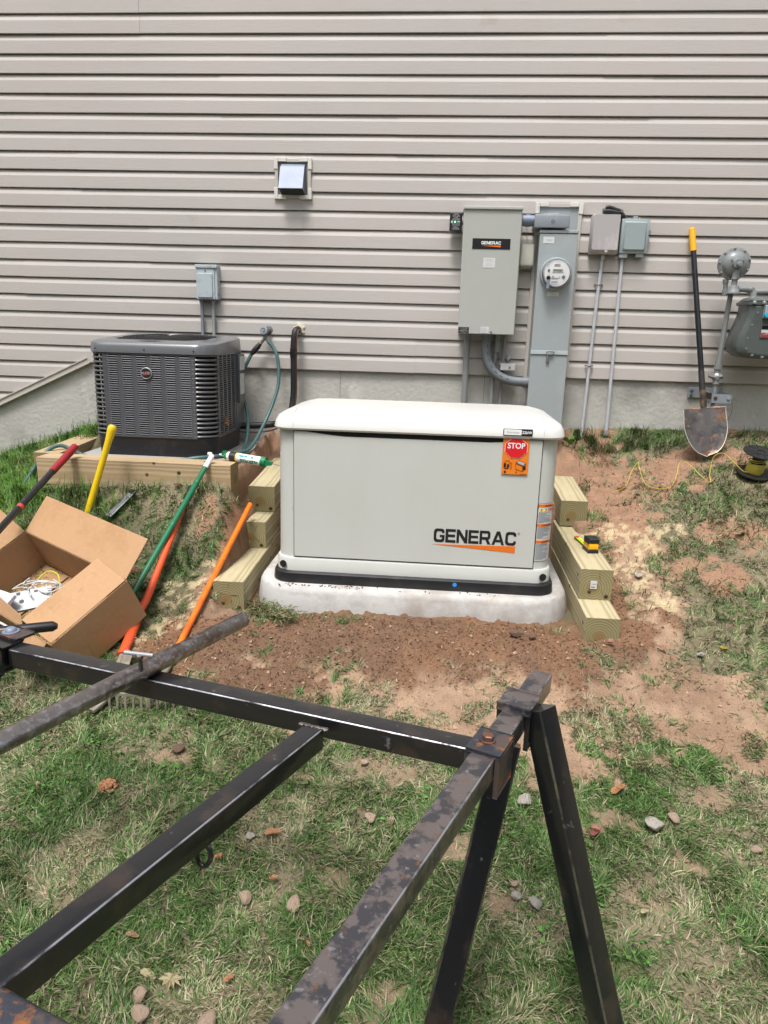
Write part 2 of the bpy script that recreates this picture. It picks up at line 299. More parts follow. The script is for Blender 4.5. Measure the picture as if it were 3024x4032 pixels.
def tube(bm, pts, r, n=12, caps=True, mi=0):
    """round tube along points; r number or list"""
    pts = [Vector(p) for p in pts]; rs = r if isinstance(r, (list, tuple)) else [r] * len(pts); rings = []; u = None
    for i, p in enumerate(pts):
        d = (pts[min(i + 1, len(pts) - 1)] - pts[max(i - 1, 0)])
        if d.length < 1e-9: d = V(0, 0, 1)
        d.normalize()
        if u is None: u, v = frame(d)
        else:
            u = (u - d * u.dot(d)).normalized(); v = d.cross(u)
        rings.append([p + (u * math.cos(2 * PI * k / n) + v * math.sin(2 * PI * k / n)) * rs[i] for k in range(n)])
    loft(bm, rings, caps, caps, mi=mi)
def cat_rom(pts, k=8):
    P = [Vector(p) for p in pts]; P = [P[0] * 2 - P[1]] + P + [P[-1] * 2 - P[-2]]; out = []
    for i in range(1, len(P) - 2):
        for j in range(k):
            t = j / k; a, b, c, d = P[i - 1:i + 3]
            out.append(0.5 * ((2 * b) + (-a + c) * t + (2 * a - 5 * b + 4 * c - d) * t * t + (-a + 3 * b - 3 * c + d) * t ** 3))
    out.append(P[-2]); return out
def beam(bm, p0, p1, w, h, r=0.005, upv=V(0, 0, 1), n=4, mi=0, wear_glint=False):
    """square tube with rounded corners; w across, h in the up direction; centred on the line"""
    p0, p1 = Vector(p0), Vector(p1); u, v = frame(p1 - p0, upv)
    pr = rr(-w / 2, w / 2, -h / 2, h / 2, r, n)
    t = bmesh.new(); k0 = loft(t, [[p + u * a + v * b for a, b in pr] for p in (p0, p1)], mi=mi)
    if wear_glint:  # rounded corners take the worn material with the painted highlight
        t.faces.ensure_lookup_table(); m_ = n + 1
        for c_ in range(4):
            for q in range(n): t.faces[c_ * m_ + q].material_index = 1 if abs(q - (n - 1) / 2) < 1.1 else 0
    merge(bm, t)
def lathe(bm, prof, c, axis=V(0, 0, 1), n=32, mi=0):
    """prof: list of (radius, height along axis) from point c"""
    axis = axis.normalized(); u, v = frame(axis, V(0, 0, 1) if abs(axis.z) < 0.9 else V(0, 1, 0)); c = Vector(c)
    rings = [[c + axis * h + (u * math.cos(2 * PI * k / n) + v * math.sin(2 * PI * k / n)) * max(r, 1e-4) for k in range(n)] for r, h in prof]
    loft(bm, rings, mi=mi)
def poly_ext(bm, pts, d, mi=0):
    """extrude a planar polygon (3D points) by vector d"""
    loft(bm, [[Vector(p) for p in pts], [Vector(p) + Vector(d) for p in pts]], mi=mi)
def bm_of(f, *a, **k):
    b = B(); f(b, *a, **k); return b
def text(name, s, size, material, parent, o, ux=V(1, 0, 0), uy=V(0, 0, 1), xs=1.0, bold=0.0, depth=0.0006, align='CENTER', spacing=1.0, shear=0.0):
    c = bpy.data.curves.new('tmp_text', 'FONT'); c.body = s; c.size = size; c.align_x = align; c.align_y = 'CENTER'
    c.extrude = depth; c.offset = bold; c.space_character = spacing; c.resolution_u = 4; c.shear = shear
    t = bpy.data.objects.new('tmp_text', c); COL.objects.link(t)
    dg = bpy.context.evaluated_depsgraph_get(); me = bpy.data.meshes.new_from_object(t.evaluated_get(dg))
    bm = B(); bm.from_mesh(me); bpy.data.objects.remove(t); bpy.data.curves.remove(c); bpy.data.meshes.remove(me)
    ux = ux.normalized(); uy = uy.normalized(); uz = ux.cross(uy); o = Vector(o)
    mtx = Matrix(((ux.x * xs, uy.x, uz.x, o.x), (ux.y * xs, uy.y, uz.y, o.y), (ux.z * xs, uy.z, uz.z, o.z), (0, 0, 0, 1)))
    bm.transform(mtx); return obj(name, bm, material, parent)

GL = {
 'E': (1.05, [[(0, 0), (1.05, 0), (1.05, .2), (.28, .2), (.28, .41), (.98, .41), (.98, .60), (.28, .60), (.28, .8), (1.03, .8), (1.03, 1), (0, 1)]]),
 'N': (1.12, [[(0, 0), (.26, 0), (.26, .62), (.84, 0), (1.12, 0), (1.12, 1), (.86, 1), (.86, .38), (.28, 1), (0, 1)]]),
 'A': (1.28, [[(0, 0), (.28, 0), (.38, .2), (.90, .2), (1.0, 0), (1.28, 0), (.81, 1), (.47, 1)], [(.47, .38), (.81, .38), (.64, .74)]]),
 'R': (1.16, [[(0, 0), (.26, 0), (.26, .34), (.60, .34), (.84, 0), (1.16, 0), (.90, .35), (1.02, .40), (1.09, .52), (1.09, .80), (1.02, .94), (.88, 1), (0, 1)], [(.26, .54), (.26, .80), (.79, .80), (.83, .76), (.83, .58), (.79, .54)]]),
 'C': (1.10, [[(1.10, .33), (.86, .33), (.82, .24), (.74, .20), (.40, .20), (.30, .26), (.27, .36), (.27, .64), (.30, .74), (.40, .80), (.74, .80), (.82, .76), (.85, .68), (1.10, .68), (1.08, .86), (.98, .96), (.82, 1), (.30, 1), (.12, .95), (.03, .85), (0, .7), (0, .3), (.03, .15), (.12, .05), (.30, 0), (.82, 0), (.98, .04), (1.08, .15)]]),
 'G': (1.12, [[(.85, .68), (1.10, .68), (1.08, .86), (.98, .96), (.82, 1), (.30, 1), (.12, .95), (.03, .85), (0, .7), (0, .3), (.03, .15), (.12, .05), (.30, 0), (.84, 0), (1.0, .04), (1.10, .15), (1.12, .28), (1.12, .54), (.62, .54), (.62, .36), (.86, .36), (.85, .26), (.76, .20), (.40, .20), (.30, .26), (.27, .36), (.27, .64), (.30, .74), (.40, .80), (.74, .80), (.82, .76)]])}
def wordmark(name, word, w, h, material, parent, o, depth=.0004, gap=.10):
    """wide squared capitals drawn as outlines, lower-left corner at o, in the XZ plane"""
    tot = sum(GL[c][0] for c in word) + gap * (len(word) - 1); kx = w / tot; c = bpy.data.curves.new('tmp_word', 'CURVE'); c.dimensions = '2D'; c.fill_mode = 'BOTH'; c.extrude = depth; x = 0
    for ch in word:
        for lp in GL[ch][1]:
            sp = c.splines.new('POLY'); sp.points.add(len(lp) - 1); sp.use_cyclic_u = True
            for p, (a, b) in zip(sp.points, lp): p.co = ((x + a) * kx, b * h, 0, 1)
        x += GL[ch][0] + gap
    t = bpy.data.objects.new('tmp_word', c); COL.objects.link(t); dg = bpy.context.evaluated_depsgraph_get(); me = bpy.data.meshes.new_from_object(t.evaluated_get(dg))
    bm = B(); bm.from_mesh(me); bpy.data.objects.remove(t); bpy.data.curves.remove(c); bpy.data.meshes.remove(me)
    bm.transform(Matrix(((1, 0, 0, o[0]), (0, 0, -1, o[1]), (0, 1, 0, o[2]), (0, 0, 0, 1)))); return obj(name, bm, material, parent)

# ------------------------------------------------------------------ ground shape
def sm(t): t = np.clip(t, 0, 1); return t * t * (3 - 2 * t)
YS = np.array([-40, -12, -8, -4.4, -3.6, -3.0, -2.2, -1.9, -1.6, -1.3, -.75, -.3, 0, .5])
ZS = np.array([-3, -1.6, -.75, .02, .10, .17, .32, .40, .49, .64, .90, 1.12, 1.20, 1.24])
def vnoise(x, y, seed=0):
    xi = np.floor(x).astype(np.int64); yi = np.floor(y).astype(np.int64); fx = x - xi; fy = y - yi
    def h(a, b):
        n = (a * 374761393 + b * 668265263 + seed * 144665) & 0xffffffff
        n = ((n ^ (n >> 13)) * 1274126177) & 0xffffffff
        return ((n ^ (n >> 16)) & 0xffff) / 65535.0
    u = fx * fx * (3 - 2 * fx); v = fy * fy * (3 - 2 * fy)
    return (h(xi, yi) * (1 - u) + h(xi + 1, yi) * u) * (1 - v) + (h(xi, yi + 1) * (1 - u) + h(xi + 1, yi + 1) * u) * v
def fbm(x, y, sc, oc=4, seed=0, gain=0.5):
    s = 0; a = 1; t = 0
    for i in range(oc): s = s + a * vnoise(x * sc, y * sc, seed + i * 17); t += a; a *= gain; sc *= 2.03
    return s / t
def hz0(x, y):
    x = np.asarray(x, float); y = np.asarray(y, float)
    z = np.interp(y, YS, ZS); near = sm((y + 4.0) / 3.0)
    z = z - near * (0.36 * np.clip(-2.0 - x, 0, 3)) - near * .06 * np.clip(-1.2 - x, 0, .8)
    # banked up against the edging timber
    z = z + .145 * sm((y + 1.40) / .42) * sm((-.98 - x) / .08) * sm((x + 2.7) / .5) * sm((-.55 - y) / .3)
    # dug away along the right stack and between condenser and generator
    zr = np.interp(y, [-1.5, -1.3, -1.1, -.9, -.75, -.4, -.2, 0], [.50, .58, .645, .705, .755, .82, .90, 1.17])
    w = np.clip((1.72 - x) / .95, 0, 1) * sm((x - .5) / .05) * sm((y + 1.5) / .15)
    z = z * (1 - w) + np.minimum(z, zr) * w
    zl = np.interp(y, [-.95, -.7, -.3, -.1, 0], [.76, .79, .86, .92, 1.08])
    w = sm((x + 1.08) / .04) * sm((.5 - x) / .1) * sm((y + 1.0) / .15)
    z = z * (1 - w) + np.minimum(z, zl) * w
    m = sm((x + .99) / .06) * sm((.74 - x) / .06) * sm((y + 1.75) / .2) * sm((-.50 - y) / .15)
    z = z * (1 - m) + m * np.minimum(z, .475)
    m2 = sm((x + 2.06) / .05) * sm((-1.05 - x) / .05) * sm((y + .86) / .05)
    return z * (1 - m2) + m2 * .985
DIRT = [(-0.942, -1.799, 0.30, 0.17), (-0.557, -1.709, 0.385, 0.206), (-0.055, -1.693, 0.478, 0.23), (0.423, -1.652, 0.307, 0.25), (0.78, -1.60, 0.16, 0.22), (0.83, -1.35, 0.06, 0.25), (-0.634, -1.95, 0.25, 0.12), (0.1, -1.5, 0.8, 0.2), (-.1, -1.0, .72, .6)]
TAN = [(0.25, -1.98, 0.85, 0.24), (1.25, -2.12, .35, .14), (.93, -1.55, .10, .35), (.95, -1.9, .3, .2), (1.0, -1.15, .16, .3), (0.309, -1.94, 0.578, 0.20), (0.133, -2.095, 0.27, 0.133), (0.95, -2.004, 0.26, 0.16), (-0.677, -1.90, 0.24, 0.12), (1.106, -2.12, 0.16, 0.15), (-0.48, -2.152, 0.14, 0.07), (0.492, -2.229, 0.2, 0.11), (0.75, -2.1, 0.3, 0.12), (-0.95, -1.62, .14, .2)]
REDS = [(.95, -.45, .30, .30), (.98, -.85, .18, .35), (1.25, -.28, .4, .12), (0.92, -0.25, 0.34, 0.18), (1.162, -0.36, 0.306, 0.12), (1.397, -0.461, 0.22, 0.09), (0.95, -0.564, 0.16, 0.14), (1.093, -0.719, 0.15, 0.06), (1.464, -0.879, 0.205, 0.11), (1.60, -0.967, 0.16, 0.10), (1.158, -1.113, 0.17, 0.07), (0.86, -0.80, 0.10, 0.28), (-0.99, -0.45, 0.10, 0.35), (-1.05, -0.10, 0.12, 0.2), (1.687, -0.05, 0.227, 0.06), (-0.961, -1.488, 0.10, 0.12), (-1.06, -.85, .05, .2), (-1.12, -1.1, .06, .12), (1.35, -1.2, .12, .08), (.9, -1.05, .1, .2)]
SAW = [(-1.12, -1.50, 0.10, 0.11), (-1.13, -1.66, 0.10, 0.12), (-1.05, -1.40, 0.06, 0.07), (0.90, -0.83, 0.10, 0.07), (1.02, -0.94, 0.13, 0.09), (0.945, -1.20, 0.12, 0.07), (1.035, -1.365, 0.08, 0.076), (0.90, -1.074, 0.10, 0.076), (1.16, -0.863, 0.08, 0.045)]
SMALL = [(.45, -2.5, .10, .05), (.2, -2.42, .12, .04), (.75, -2.62, .05, .04), (-.25, -2.75, .05, .03), (.1, -2.62, .06, .04), (-.4, -2.4, .09, .03), (1.0, -2.75, .07, .05), (.5, -2.95, .05, .03), (-0.999, -2.513, 0.035, 0.03), (0.216, -2.796, 0.05, 0.07), (-0.298, -2.555, 0.043, 0.034), (0.907, -2.367, 0.069, 0.057), (-0.661, -2.967, 0.047, 0.029), (0.612, -2.467, 0.085, 0.052), (-0.82, -2.358, 0.062, 0.037), (-0.047, -3.05, 0.055, 0.028), (.33, -2.35, .12, .05), (-.1, -2.35, .12, .05), (.62, -2.75, .06, .04)]
def blobs(x, y, lst, seed, wob=0.35):
    d = np.full(np.shape(x), 9.0); w = (fbm(x, y, 6, 5, seed, .62) - .5) * 5.2 * wob + (fbm(x, y, 30, 3, seed + 5) - .5) * 1.1
    for cx, cy, rx, ry in lst: d = np.minimum(d, np.sqrt(((x - cx) / rx) ** 2 + ((y - cy) / ry) ** 2))
    return sm((1.12 + w - d) / 0.40)
def masks(x, y):
    dirt = blobs(x, y, DIRT, 1, .25); tan = blobs(x, y, TAN, 2); red = blobs(x, y, REDS, 3, .45); saw = blobs(x, y, SAW, 4, .5); sml = blobs(x, y, SMALL, 5)
    thin = sm((fbm(x, y, 4.3, 4, 9) - .50) / .10) * .85          # worn, straw-like turf
    thin = np.clip(thin + .38 * sm((x - .8) / .5) * sm((y + 2.4) / .8) + .25 * sm((y + 3.0) / .5) * sm((-1.2 - y) / .4) * sm((x + 1.3) / .5), 0, 1)
    bare = np.clip(np.maximum.reduce([dirt, tan, red * .95, sml * .9, saw * .9]), 0, 1)
    return dirt, tan, red, saw, sml, thin, bare
def hz(x, y):
    z = hz0(x, y)
    dirt, tan, red, saw, sml, thin, bare = masks(x, y)
    z = z + (fbm(x, y, 3, 3, 21) - .5) * .035 + bare * ((fbm(x, y, 16, 4, 22) - .5) * .022 + (fbm(x, y, 55, 3, 23) - .5) * .012) + dirt * (np.maximum(fbm(x, y, 38, 3, 24) - .55, 0) * .05)
    return z + .012 * dirt * sm((-1.38 - y) / .1)
def H(x, y): return float(hz(np.array([float(x)]), np.array([float(y)]))[0])

def axis(lo, hi, step, far_lo, far_hi):
    a = list(np.arange(lo, hi + 1e-6, step)); s = step; v = a[-1]
    while v < far_hi: s *= 1.25; v += s; a.append(v)
    s = step; v = a[0]; pre = []
    while v > far_lo: s *= 1.25; v -= s; pre.append(v)
    return np.array(pre[::-1] + a)
gx = axis(-3.2, 2.5, 0.0115, -60, 60); gy = axis(-3.75, 0.06, 0.0115, -60, 60)
X, Y = np.meshgrid(gx, gy); Z = np.where(Y > .3, 1.2 + 0 * X, hz(X, Y)); Z = np.where(Y > 0.02, hz0(X, np.full_like(Y, 0.0)) - .02, Z)
nx, ny = len(gx), len(gy)
co = np.stack([X, Y, Z], -1).reshape(-1, 3)
idx = np.arange(nx * ny).reshape(ny, nx)
q = np.stack([idx[:-1, :-1], idx[:-1, 1:], idx[1:, 1:], idx[1:, :-1]], -1).reshape(-1, 4)
def np_mesh(name, co, faces, colors=None, material=None, smooth=True):
    me = bpy.data.meshes.new(name); k = faces.shape[1]
    me.vertices.add(len(co)); me.vertices.foreach_set('co', co.astype(np.float32).ravel())
    me.loops.add(faces.size); me.loops.foreach_set('vertex_index', faces.astype(np.int32).ravel())
    me.polygons.add(len(faces)); me.polygons.foreach_set('loop_start', np.arange(0, faces.size, k, dtype=np.int32))
    me.polygons.foreach_set('loop_total', np.full(len(faces), k, dtype=np.int32))
    me.polygons.foreach_set('use_smooth', np.full(len(faces), smooth, dtype=bool)); me.update(calc_edges=True)
    if colors is not None:
        a = me.color_attributes.new('tint', 'FLOAT_COLOR', 'POINT')
        a.data.foreach_set('color', np.concatenate([colors, np.ones((len(colors), 1))], 1).astype(np.float32).ravel())
    if material: me.materials.append(material)
    return me
def mix(a, b, t): return a * (1 - t[..., None]) + np.array(b) * t[..., None]
def soil_colour(x, y):
    dirt, tan, red, saw, sml, thin, bare = masks(x, y)
    c = np.zeros(x.shape + (3,)) + np.array((0.125, 0.115, 0.068))                   # thatch under the turf
    c = mix(c, (0.23, 0.185, 0.125), thin * .8)
    f = fbm(x, y, 24, 4, 31)
    bank = sm((x + 1.12) / .06) * sm((.98 - x) / .12) * sm((y + .98) / .1); bank = np.maximum(bank, sm((x + 1.06) / .04) * sm((-.8 - x) / .1) * sm((y + 1.5) / .1)); red = np.maximum(red, bank * (.75 + .5 * (f - .5)))
    c = mix(c, (0.29, 0.175, 0.115), np.clip(red * 1.0, 0, 1)); c = mix(c, (0.25, 0.18, 0.12), sml * .8)
    c = mix(c, (0.33, 0.225, 0.152), tan); c = mix(c, (0.24, 0.155, 0.105), tan * sm((fbm(x, y, 5, 4, 37) - .5) / .12) * .8)
    c = mix(c, (0.165, 0.098, 0.063), dirt); c = mix(c, (0.225, 0.122, 0.070), dirt * sm((fbm(x, y, 2.6, 3, 33) - .5) / .2) * .55)
    c = mix(c, (0.58, 0.47, 0.29), saw * sm((fbm(x, y, 34, 4, 36) - .44) / .12) * .65)
    return c * (0.80 + 0.4 * f[..., None])
GC = soil_colour(X, Y).reshape(-1, 3)
GM = attr_mat('lawn_soil', 'tint', 0.95, bump=(120, 0.006), spec=0.12, speck=[(160, .75, 1.22), (14, .88, 1.1)])
g = bpy.data.objects.new('ground', np_mesh('ground', co, q, GC, GM)); COL.objects.link(g); g['kind'] = 'structure'

# keep-out rectangles where no blades grow (objects standing on the ground)
KEEP = [(-.84, .66, -1.50, -.55), (-1.01, -.80, -1.46, 0), (.60, .80, -1.62, 0), (-2.08, -1.02, -1.0, 0.0)]
def blades(n, xlo, xhi, ylo, yhi, lmin, lmax, w, seed, tall=0.0, dens=None, flat=0.75, cols=None):
    r = np.random.default_rng(seed); x = r.uniform(xlo, xhi, n); y = r.uniform(ylo, yhi, n)
    dirt, tan, red, saw, sml, thin, bare = masks(x, y)
    stray = sm((fbm(x, y, 7, 4, 43) - .54) / .08) * (1 - saw) * (1 - dirt) * .55
    p = np.clip(1 - bare * 1.02, 0, 1) * (1 - thin * .35)
    tuft = sm((fbm(x, y, 9, 3, 41) - .36) / .2); p = np.maximum(p * (0.55 + .45 * tuft), stray) + .006
    if dens is not None: p = p * dens(x, y)
    k = r.random(n) < p
    for a, b, c, d in KEEP: k &= ~((x > a) & (x < b) & (y > c) & (y < d))
    x = x[k]; y = y[k]; n = len(x); thin = thin[k]
    z = hz(x, y) - .004
    L_ = r.uniform(lmin, lmax, n) * (1 - .3 * thin); wd = w * r.uniform(.6, 1.25, n)
    lay = np.clip(r.normal(flat, .22, n), .05, 1.15) * (PI / 2)     # lean from vertical
    comb = fbm(x, y, 7.0, 2, 55) * 7 * PI; az = comb + r.normal(0, .75, n)
    d = np.stack([np.cos(az), np.sin(az)], -1); s = np.stack([-np.sin(az), np.cos(az)], -1)
    pts = []; cur = np.stack([x, y, z], -1); th = lay * .45
    ts = (0, .4, .75, 1.0); prev = cur.copy(); pos = [cur]
    for i in range(1, 4):
        seg = L_ * (ts[i] - ts[i - 1]); th = lay * (.45 + .32 * i)
        prev = prev + np.concatenate([d * (np.sin(th) * seg)[:, None], (np.cos(th) * seg)[:, None]], 1); pos.append(prev)
    slope_z = [p_[:, 2] for p_ in pos]
    gz = [hz0(p_[:, 0], p_[:, 1]) for p_ in pos[1:]]
    for p_, g_ in zip(pos[1:], gz): p_[:, 2] = np.maximum(p_[:, 2], g_ + .004)
    tw = r.normal(0, .25, n)
    side = np.concatenate([s, tw[:, None]], 1)
    vs = []
    for i, f in zip(range(3), (1.0, .9, .55)): vs += [pos[i] - side * (wd * f / 2)[:, None], pos[i] + side * (wd * f / 2)[:, None]]
    vs.append(pos[3]); V_ = np.stack(vs, 1)
    base = np.arange(n)[:, None] * 7
    qd = np.concatenate([base + np.array([[0, 1, 3, 2]]), base + np.array([[2, 3, 5, 4]])]); tr = base + np.array([[4, 5, 6]])
    tri = np.concatenate([qd[:, [0, 1, 2]], qd[:, [0, 2, 3]], tr])
    u = r.random(n); pal = np.array(cols if cols is not None else [(0.052, 0.105, 0.018), (0.085, 0.155, 0.028), (0.13, 0.20, 0.045), (0.30, 0.265, 0.125), (0.205, 0.185, 0.085)])
    patch = fbm(x, y, 4.5, 3, 61)
    dry = np.clip(.13 + .42 * thin + .9 * (patch - .5), .05, .85)
    ci = np.where(u < dry, np.where(r.random(n) < .5, 3, 4), np.where(r.random(n) < .40, 0, np.where(r.random(n) < .65, 1, 2)))
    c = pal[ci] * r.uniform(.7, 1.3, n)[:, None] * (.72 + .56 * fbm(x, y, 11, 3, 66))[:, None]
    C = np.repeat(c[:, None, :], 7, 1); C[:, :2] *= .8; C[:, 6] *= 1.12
    return V_.reshape(-1, 3), tri, C.reshape(-1, 3)
G1 = [(0.040, 0.088, 0.020), (0.068, 0.140, 0.032), (0.120, 0.195, 0.055), (0.31, 0.285, 0.175), (0.21, 0.20, 0.115)]
G2 = [(0.055, 0.115, 0.028), (0.085, 0.155, 0.04), (0.13, 0.20, 0.06), (0.16, 0.20, 0.08), (0.26, 0.25, 0.15)]
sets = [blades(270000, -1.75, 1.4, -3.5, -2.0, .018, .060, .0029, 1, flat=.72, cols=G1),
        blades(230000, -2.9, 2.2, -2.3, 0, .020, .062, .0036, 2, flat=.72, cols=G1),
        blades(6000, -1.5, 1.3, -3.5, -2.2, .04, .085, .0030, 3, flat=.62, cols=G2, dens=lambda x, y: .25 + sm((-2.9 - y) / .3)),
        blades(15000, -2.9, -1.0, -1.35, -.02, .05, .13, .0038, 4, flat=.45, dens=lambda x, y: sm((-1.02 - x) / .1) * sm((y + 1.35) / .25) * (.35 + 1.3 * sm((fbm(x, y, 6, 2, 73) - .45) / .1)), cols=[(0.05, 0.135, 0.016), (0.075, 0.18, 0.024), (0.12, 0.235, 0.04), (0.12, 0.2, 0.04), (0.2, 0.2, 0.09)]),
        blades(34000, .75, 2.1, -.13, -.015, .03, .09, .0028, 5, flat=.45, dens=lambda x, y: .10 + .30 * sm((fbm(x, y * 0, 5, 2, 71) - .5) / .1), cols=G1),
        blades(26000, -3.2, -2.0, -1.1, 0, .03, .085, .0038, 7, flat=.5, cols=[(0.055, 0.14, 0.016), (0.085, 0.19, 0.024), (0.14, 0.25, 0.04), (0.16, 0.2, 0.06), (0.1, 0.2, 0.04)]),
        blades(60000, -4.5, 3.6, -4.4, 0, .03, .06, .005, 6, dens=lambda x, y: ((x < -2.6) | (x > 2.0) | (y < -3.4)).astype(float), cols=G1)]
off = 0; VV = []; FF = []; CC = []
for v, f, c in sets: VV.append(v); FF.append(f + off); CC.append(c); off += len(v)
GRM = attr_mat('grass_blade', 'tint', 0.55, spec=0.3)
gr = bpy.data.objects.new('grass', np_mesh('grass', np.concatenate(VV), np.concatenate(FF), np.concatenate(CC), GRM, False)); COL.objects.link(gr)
gr['kind'] = 'stuff'; gr['label'] = 'thin green and straw coloured lawn grass'; gr['category'] = 'grass'

# crumbs of soil, grit and sawdust
def crumbs(name, n, region, smin, smax, colf, seed, prob, flat=1.0):
    r = np.random.default_rng(seed); x = r.uniform(region[0], region[1], n); y = r.uniform(region[2], region[3], n)
    k = r.random(n) < prob(x, y)
    for a, b, c, d in KEEP: k &= ~((x > a) & (x < b) & (y > c) & (y < d))
    x = x[k]; y = y[k]; n = len(x); s = smin + (smax - smin) * r.random(n) ** 4
    base = np.array([(1, 0, 0), (-1, 0, 0), (0, 1, 0), (0, -1, 0), (0, 0, 1), (0, 0, -1)], float)
    P = base[None] * s[:, None, None] * r.uniform(.55, 1.3, (n, 6, 1)) + r.normal(0, .18, (n, 6, 3)) * s[:, None, None]
    P[:, :, 2] *= flat
    a = r.uniform(0, 2 * PI, n); ca, sa = np.cos(a)[:, None], np.sin(a)[:, None]
    px = P[:, :, 0] * ca - P[:, :, 1] * sa; py = P[:, :, 0] * sa + P[:, :, 1] * ca
    P[:, :, 0] = px + x[:, None]; P[:, :, 1] = py + y[:, None]; P[:, :, 2] += (hz(x, y) + s * .3 * flat)[:, None]
    F = np.array([(0, 2, 4), (2, 1, 4), (1, 3, 4), (3, 0, 4), (2, 0, 5), (1, 2, 5), (3, 1, 5), (0, 3, 5)])
    faces = (np.arange(n)[:, None, None] * 6 + F[None]).reshape(-1, 3)
    c = colf(x, y, r)
    return P.reshape(-1, 3), faces, np.repeat(c[:, None], 6, 1).reshape(-1, 3)
c1 = crumbs('x', 170000, (-1.3, 2.1, -2.4, -.02), 0.0013, .0068, lambda x, y, r: soil_colour(x, y) * r.uniform(.6, 1.25, len(x))[:, None], 81, lambda x, y: np.clip(masks(x, y)[6] * (.16 + .70 * masks(x, y)[0]), 0, 1))
c2 = crumbs('x', 12000, (-1.6, 1.6, -3.5, -1.6), .0015, .009, lambda x, y, r: np.array((.33, .22, .15)) * r.uniform(.6, 1.3, len(x))[:, None], 82, lambda x, y: .15 + .5 * masks(x, y)[6])
VV = [c1[0], c2[0]]; FF = [c1[1], c2[1] + len(c1[0])]; CC = [c1[2], c2[2]]
so = bpy.data.objects.new('soil_crumbs', np_mesh('soil_crumbs', np.concatenate(VV), np.concatenate(FF), np.concatenate(CC), attr_mat('crumb', 'tint', .95), False)); COL.objects.link(so)
so['kind'] = 'stuff'; so['label'] = 'loose crumbs of brown soil over the dug ground'; so['category'] = 'soil'
c3 = crumbs('x', 60000, (-1.3, 1.4, -1.9, -.7), .0012, .005, lambda x, y, r: np.array((.62, .51, .33)) * r.uniform(.75, 1.15, len(x))[:, None], 83, lambda x, y: masks(x, y)[3] * sm((fbm(x, y, 20, 3, 39) - .42) / .15) * .6 + .004, flat=.4)
sw = bpy.data.objects.new('sawdust', np_mesh('sawdust', *c3[:2], c3[2], attr_mat('sawdust_flake', 'tint', .95), False)); COL.objects.link(sw)
sw['kind'] = 'stuff'; sw['label'] = 'pale sawdust scattered beside the timber stacks'; sw['category'] = 'sawdust'

c4 = crumbs('x', 26000, (-2.4, 1.6, -3.5, -.6), .003, .010, lambda x, y, r: np.array((.085, .19, .045)) * r.uniform(.6, 1.4, len(x))[:, None], 84, lambda x, y: sm((fbm(x, y, 2.4, 3, 91) - .56) / .06) * (1 - masks(x, y)[6]) * .8, flat=.22)
c4[0][:, 2] += .012
cl = bpy.data.objects.new('clover', np_mesh('clover', *c4[:2], c4[2], attr_mat('clover_leaf', 'tint', .6), False)); COL.objects.link(cl)
cl['kind'] = 'stuff'; cl['label'] = 'small round clover leaves growing through the lawn'; cl['category'] = 'clover'

# unseen leaf screen added behind the camera to shade low sky and darken reflections
r = np.random.default_rng(5); n = 26000
az_ = r.uniform(-PI * 1.08, PI * .08, n); rad = r.uniform(13, 17, n) + 1.5 * np.sin(az_ * 7); top_ = 8.5 + 2.5 * np.sin(az_ * 5 + 1) + 1.5 * np.sin(az_ * 13)
hh = -2 + (top_ + 2) * r.random(n) ** .8; cx_ = np.cos(az_) * rad; cy_ = -5 + np.sin(az_) * rad
k = (cy_ < -2.5) | (np.abs(cx_) > 9); cx_, cy_, hh = cx_[k], cy_[k], hh[k]; n = len(cx_)
C_ = np.stack([cx_, cy_, hh], -1); a1 = r.normal(0, 1, (n, 3)); a1 /= np.linalg.norm(a1, axis=1)[:, None]; a2 = np.cross(a1, r.normal(0, 1, (n, 3))); a2 /= np.linalg.norm(a2, axis=1)[:, None]
sz = r.uniform(.16, .42, n)[:, None]; Vt = np.stack([C_ - a1 * sz, C_ - a2 * sz * .6, C_ + a1 * sz, C_ + a2 * sz * .6], 1).reshape(-1, 3)
cols_ = np.array((.055, .095, .028)) * r.uniform(.5, 1.5, n)[:, None]
wd_ = bpy.data.objects.new('woods', np_mesh('woods', Vt, np.arange(n * 4).reshape(-1, 4), np.repeat(cols_, 4, 0), attr_mat('woods_leaf', 'tint', .7), False)); COL.objects.link(wd_)
wd_['kind'] = 'stuff'; wd_['label'] = 'unseen green leaf screen added behind the viewer to dim the low sky'; wd_['category'] = 'woods'

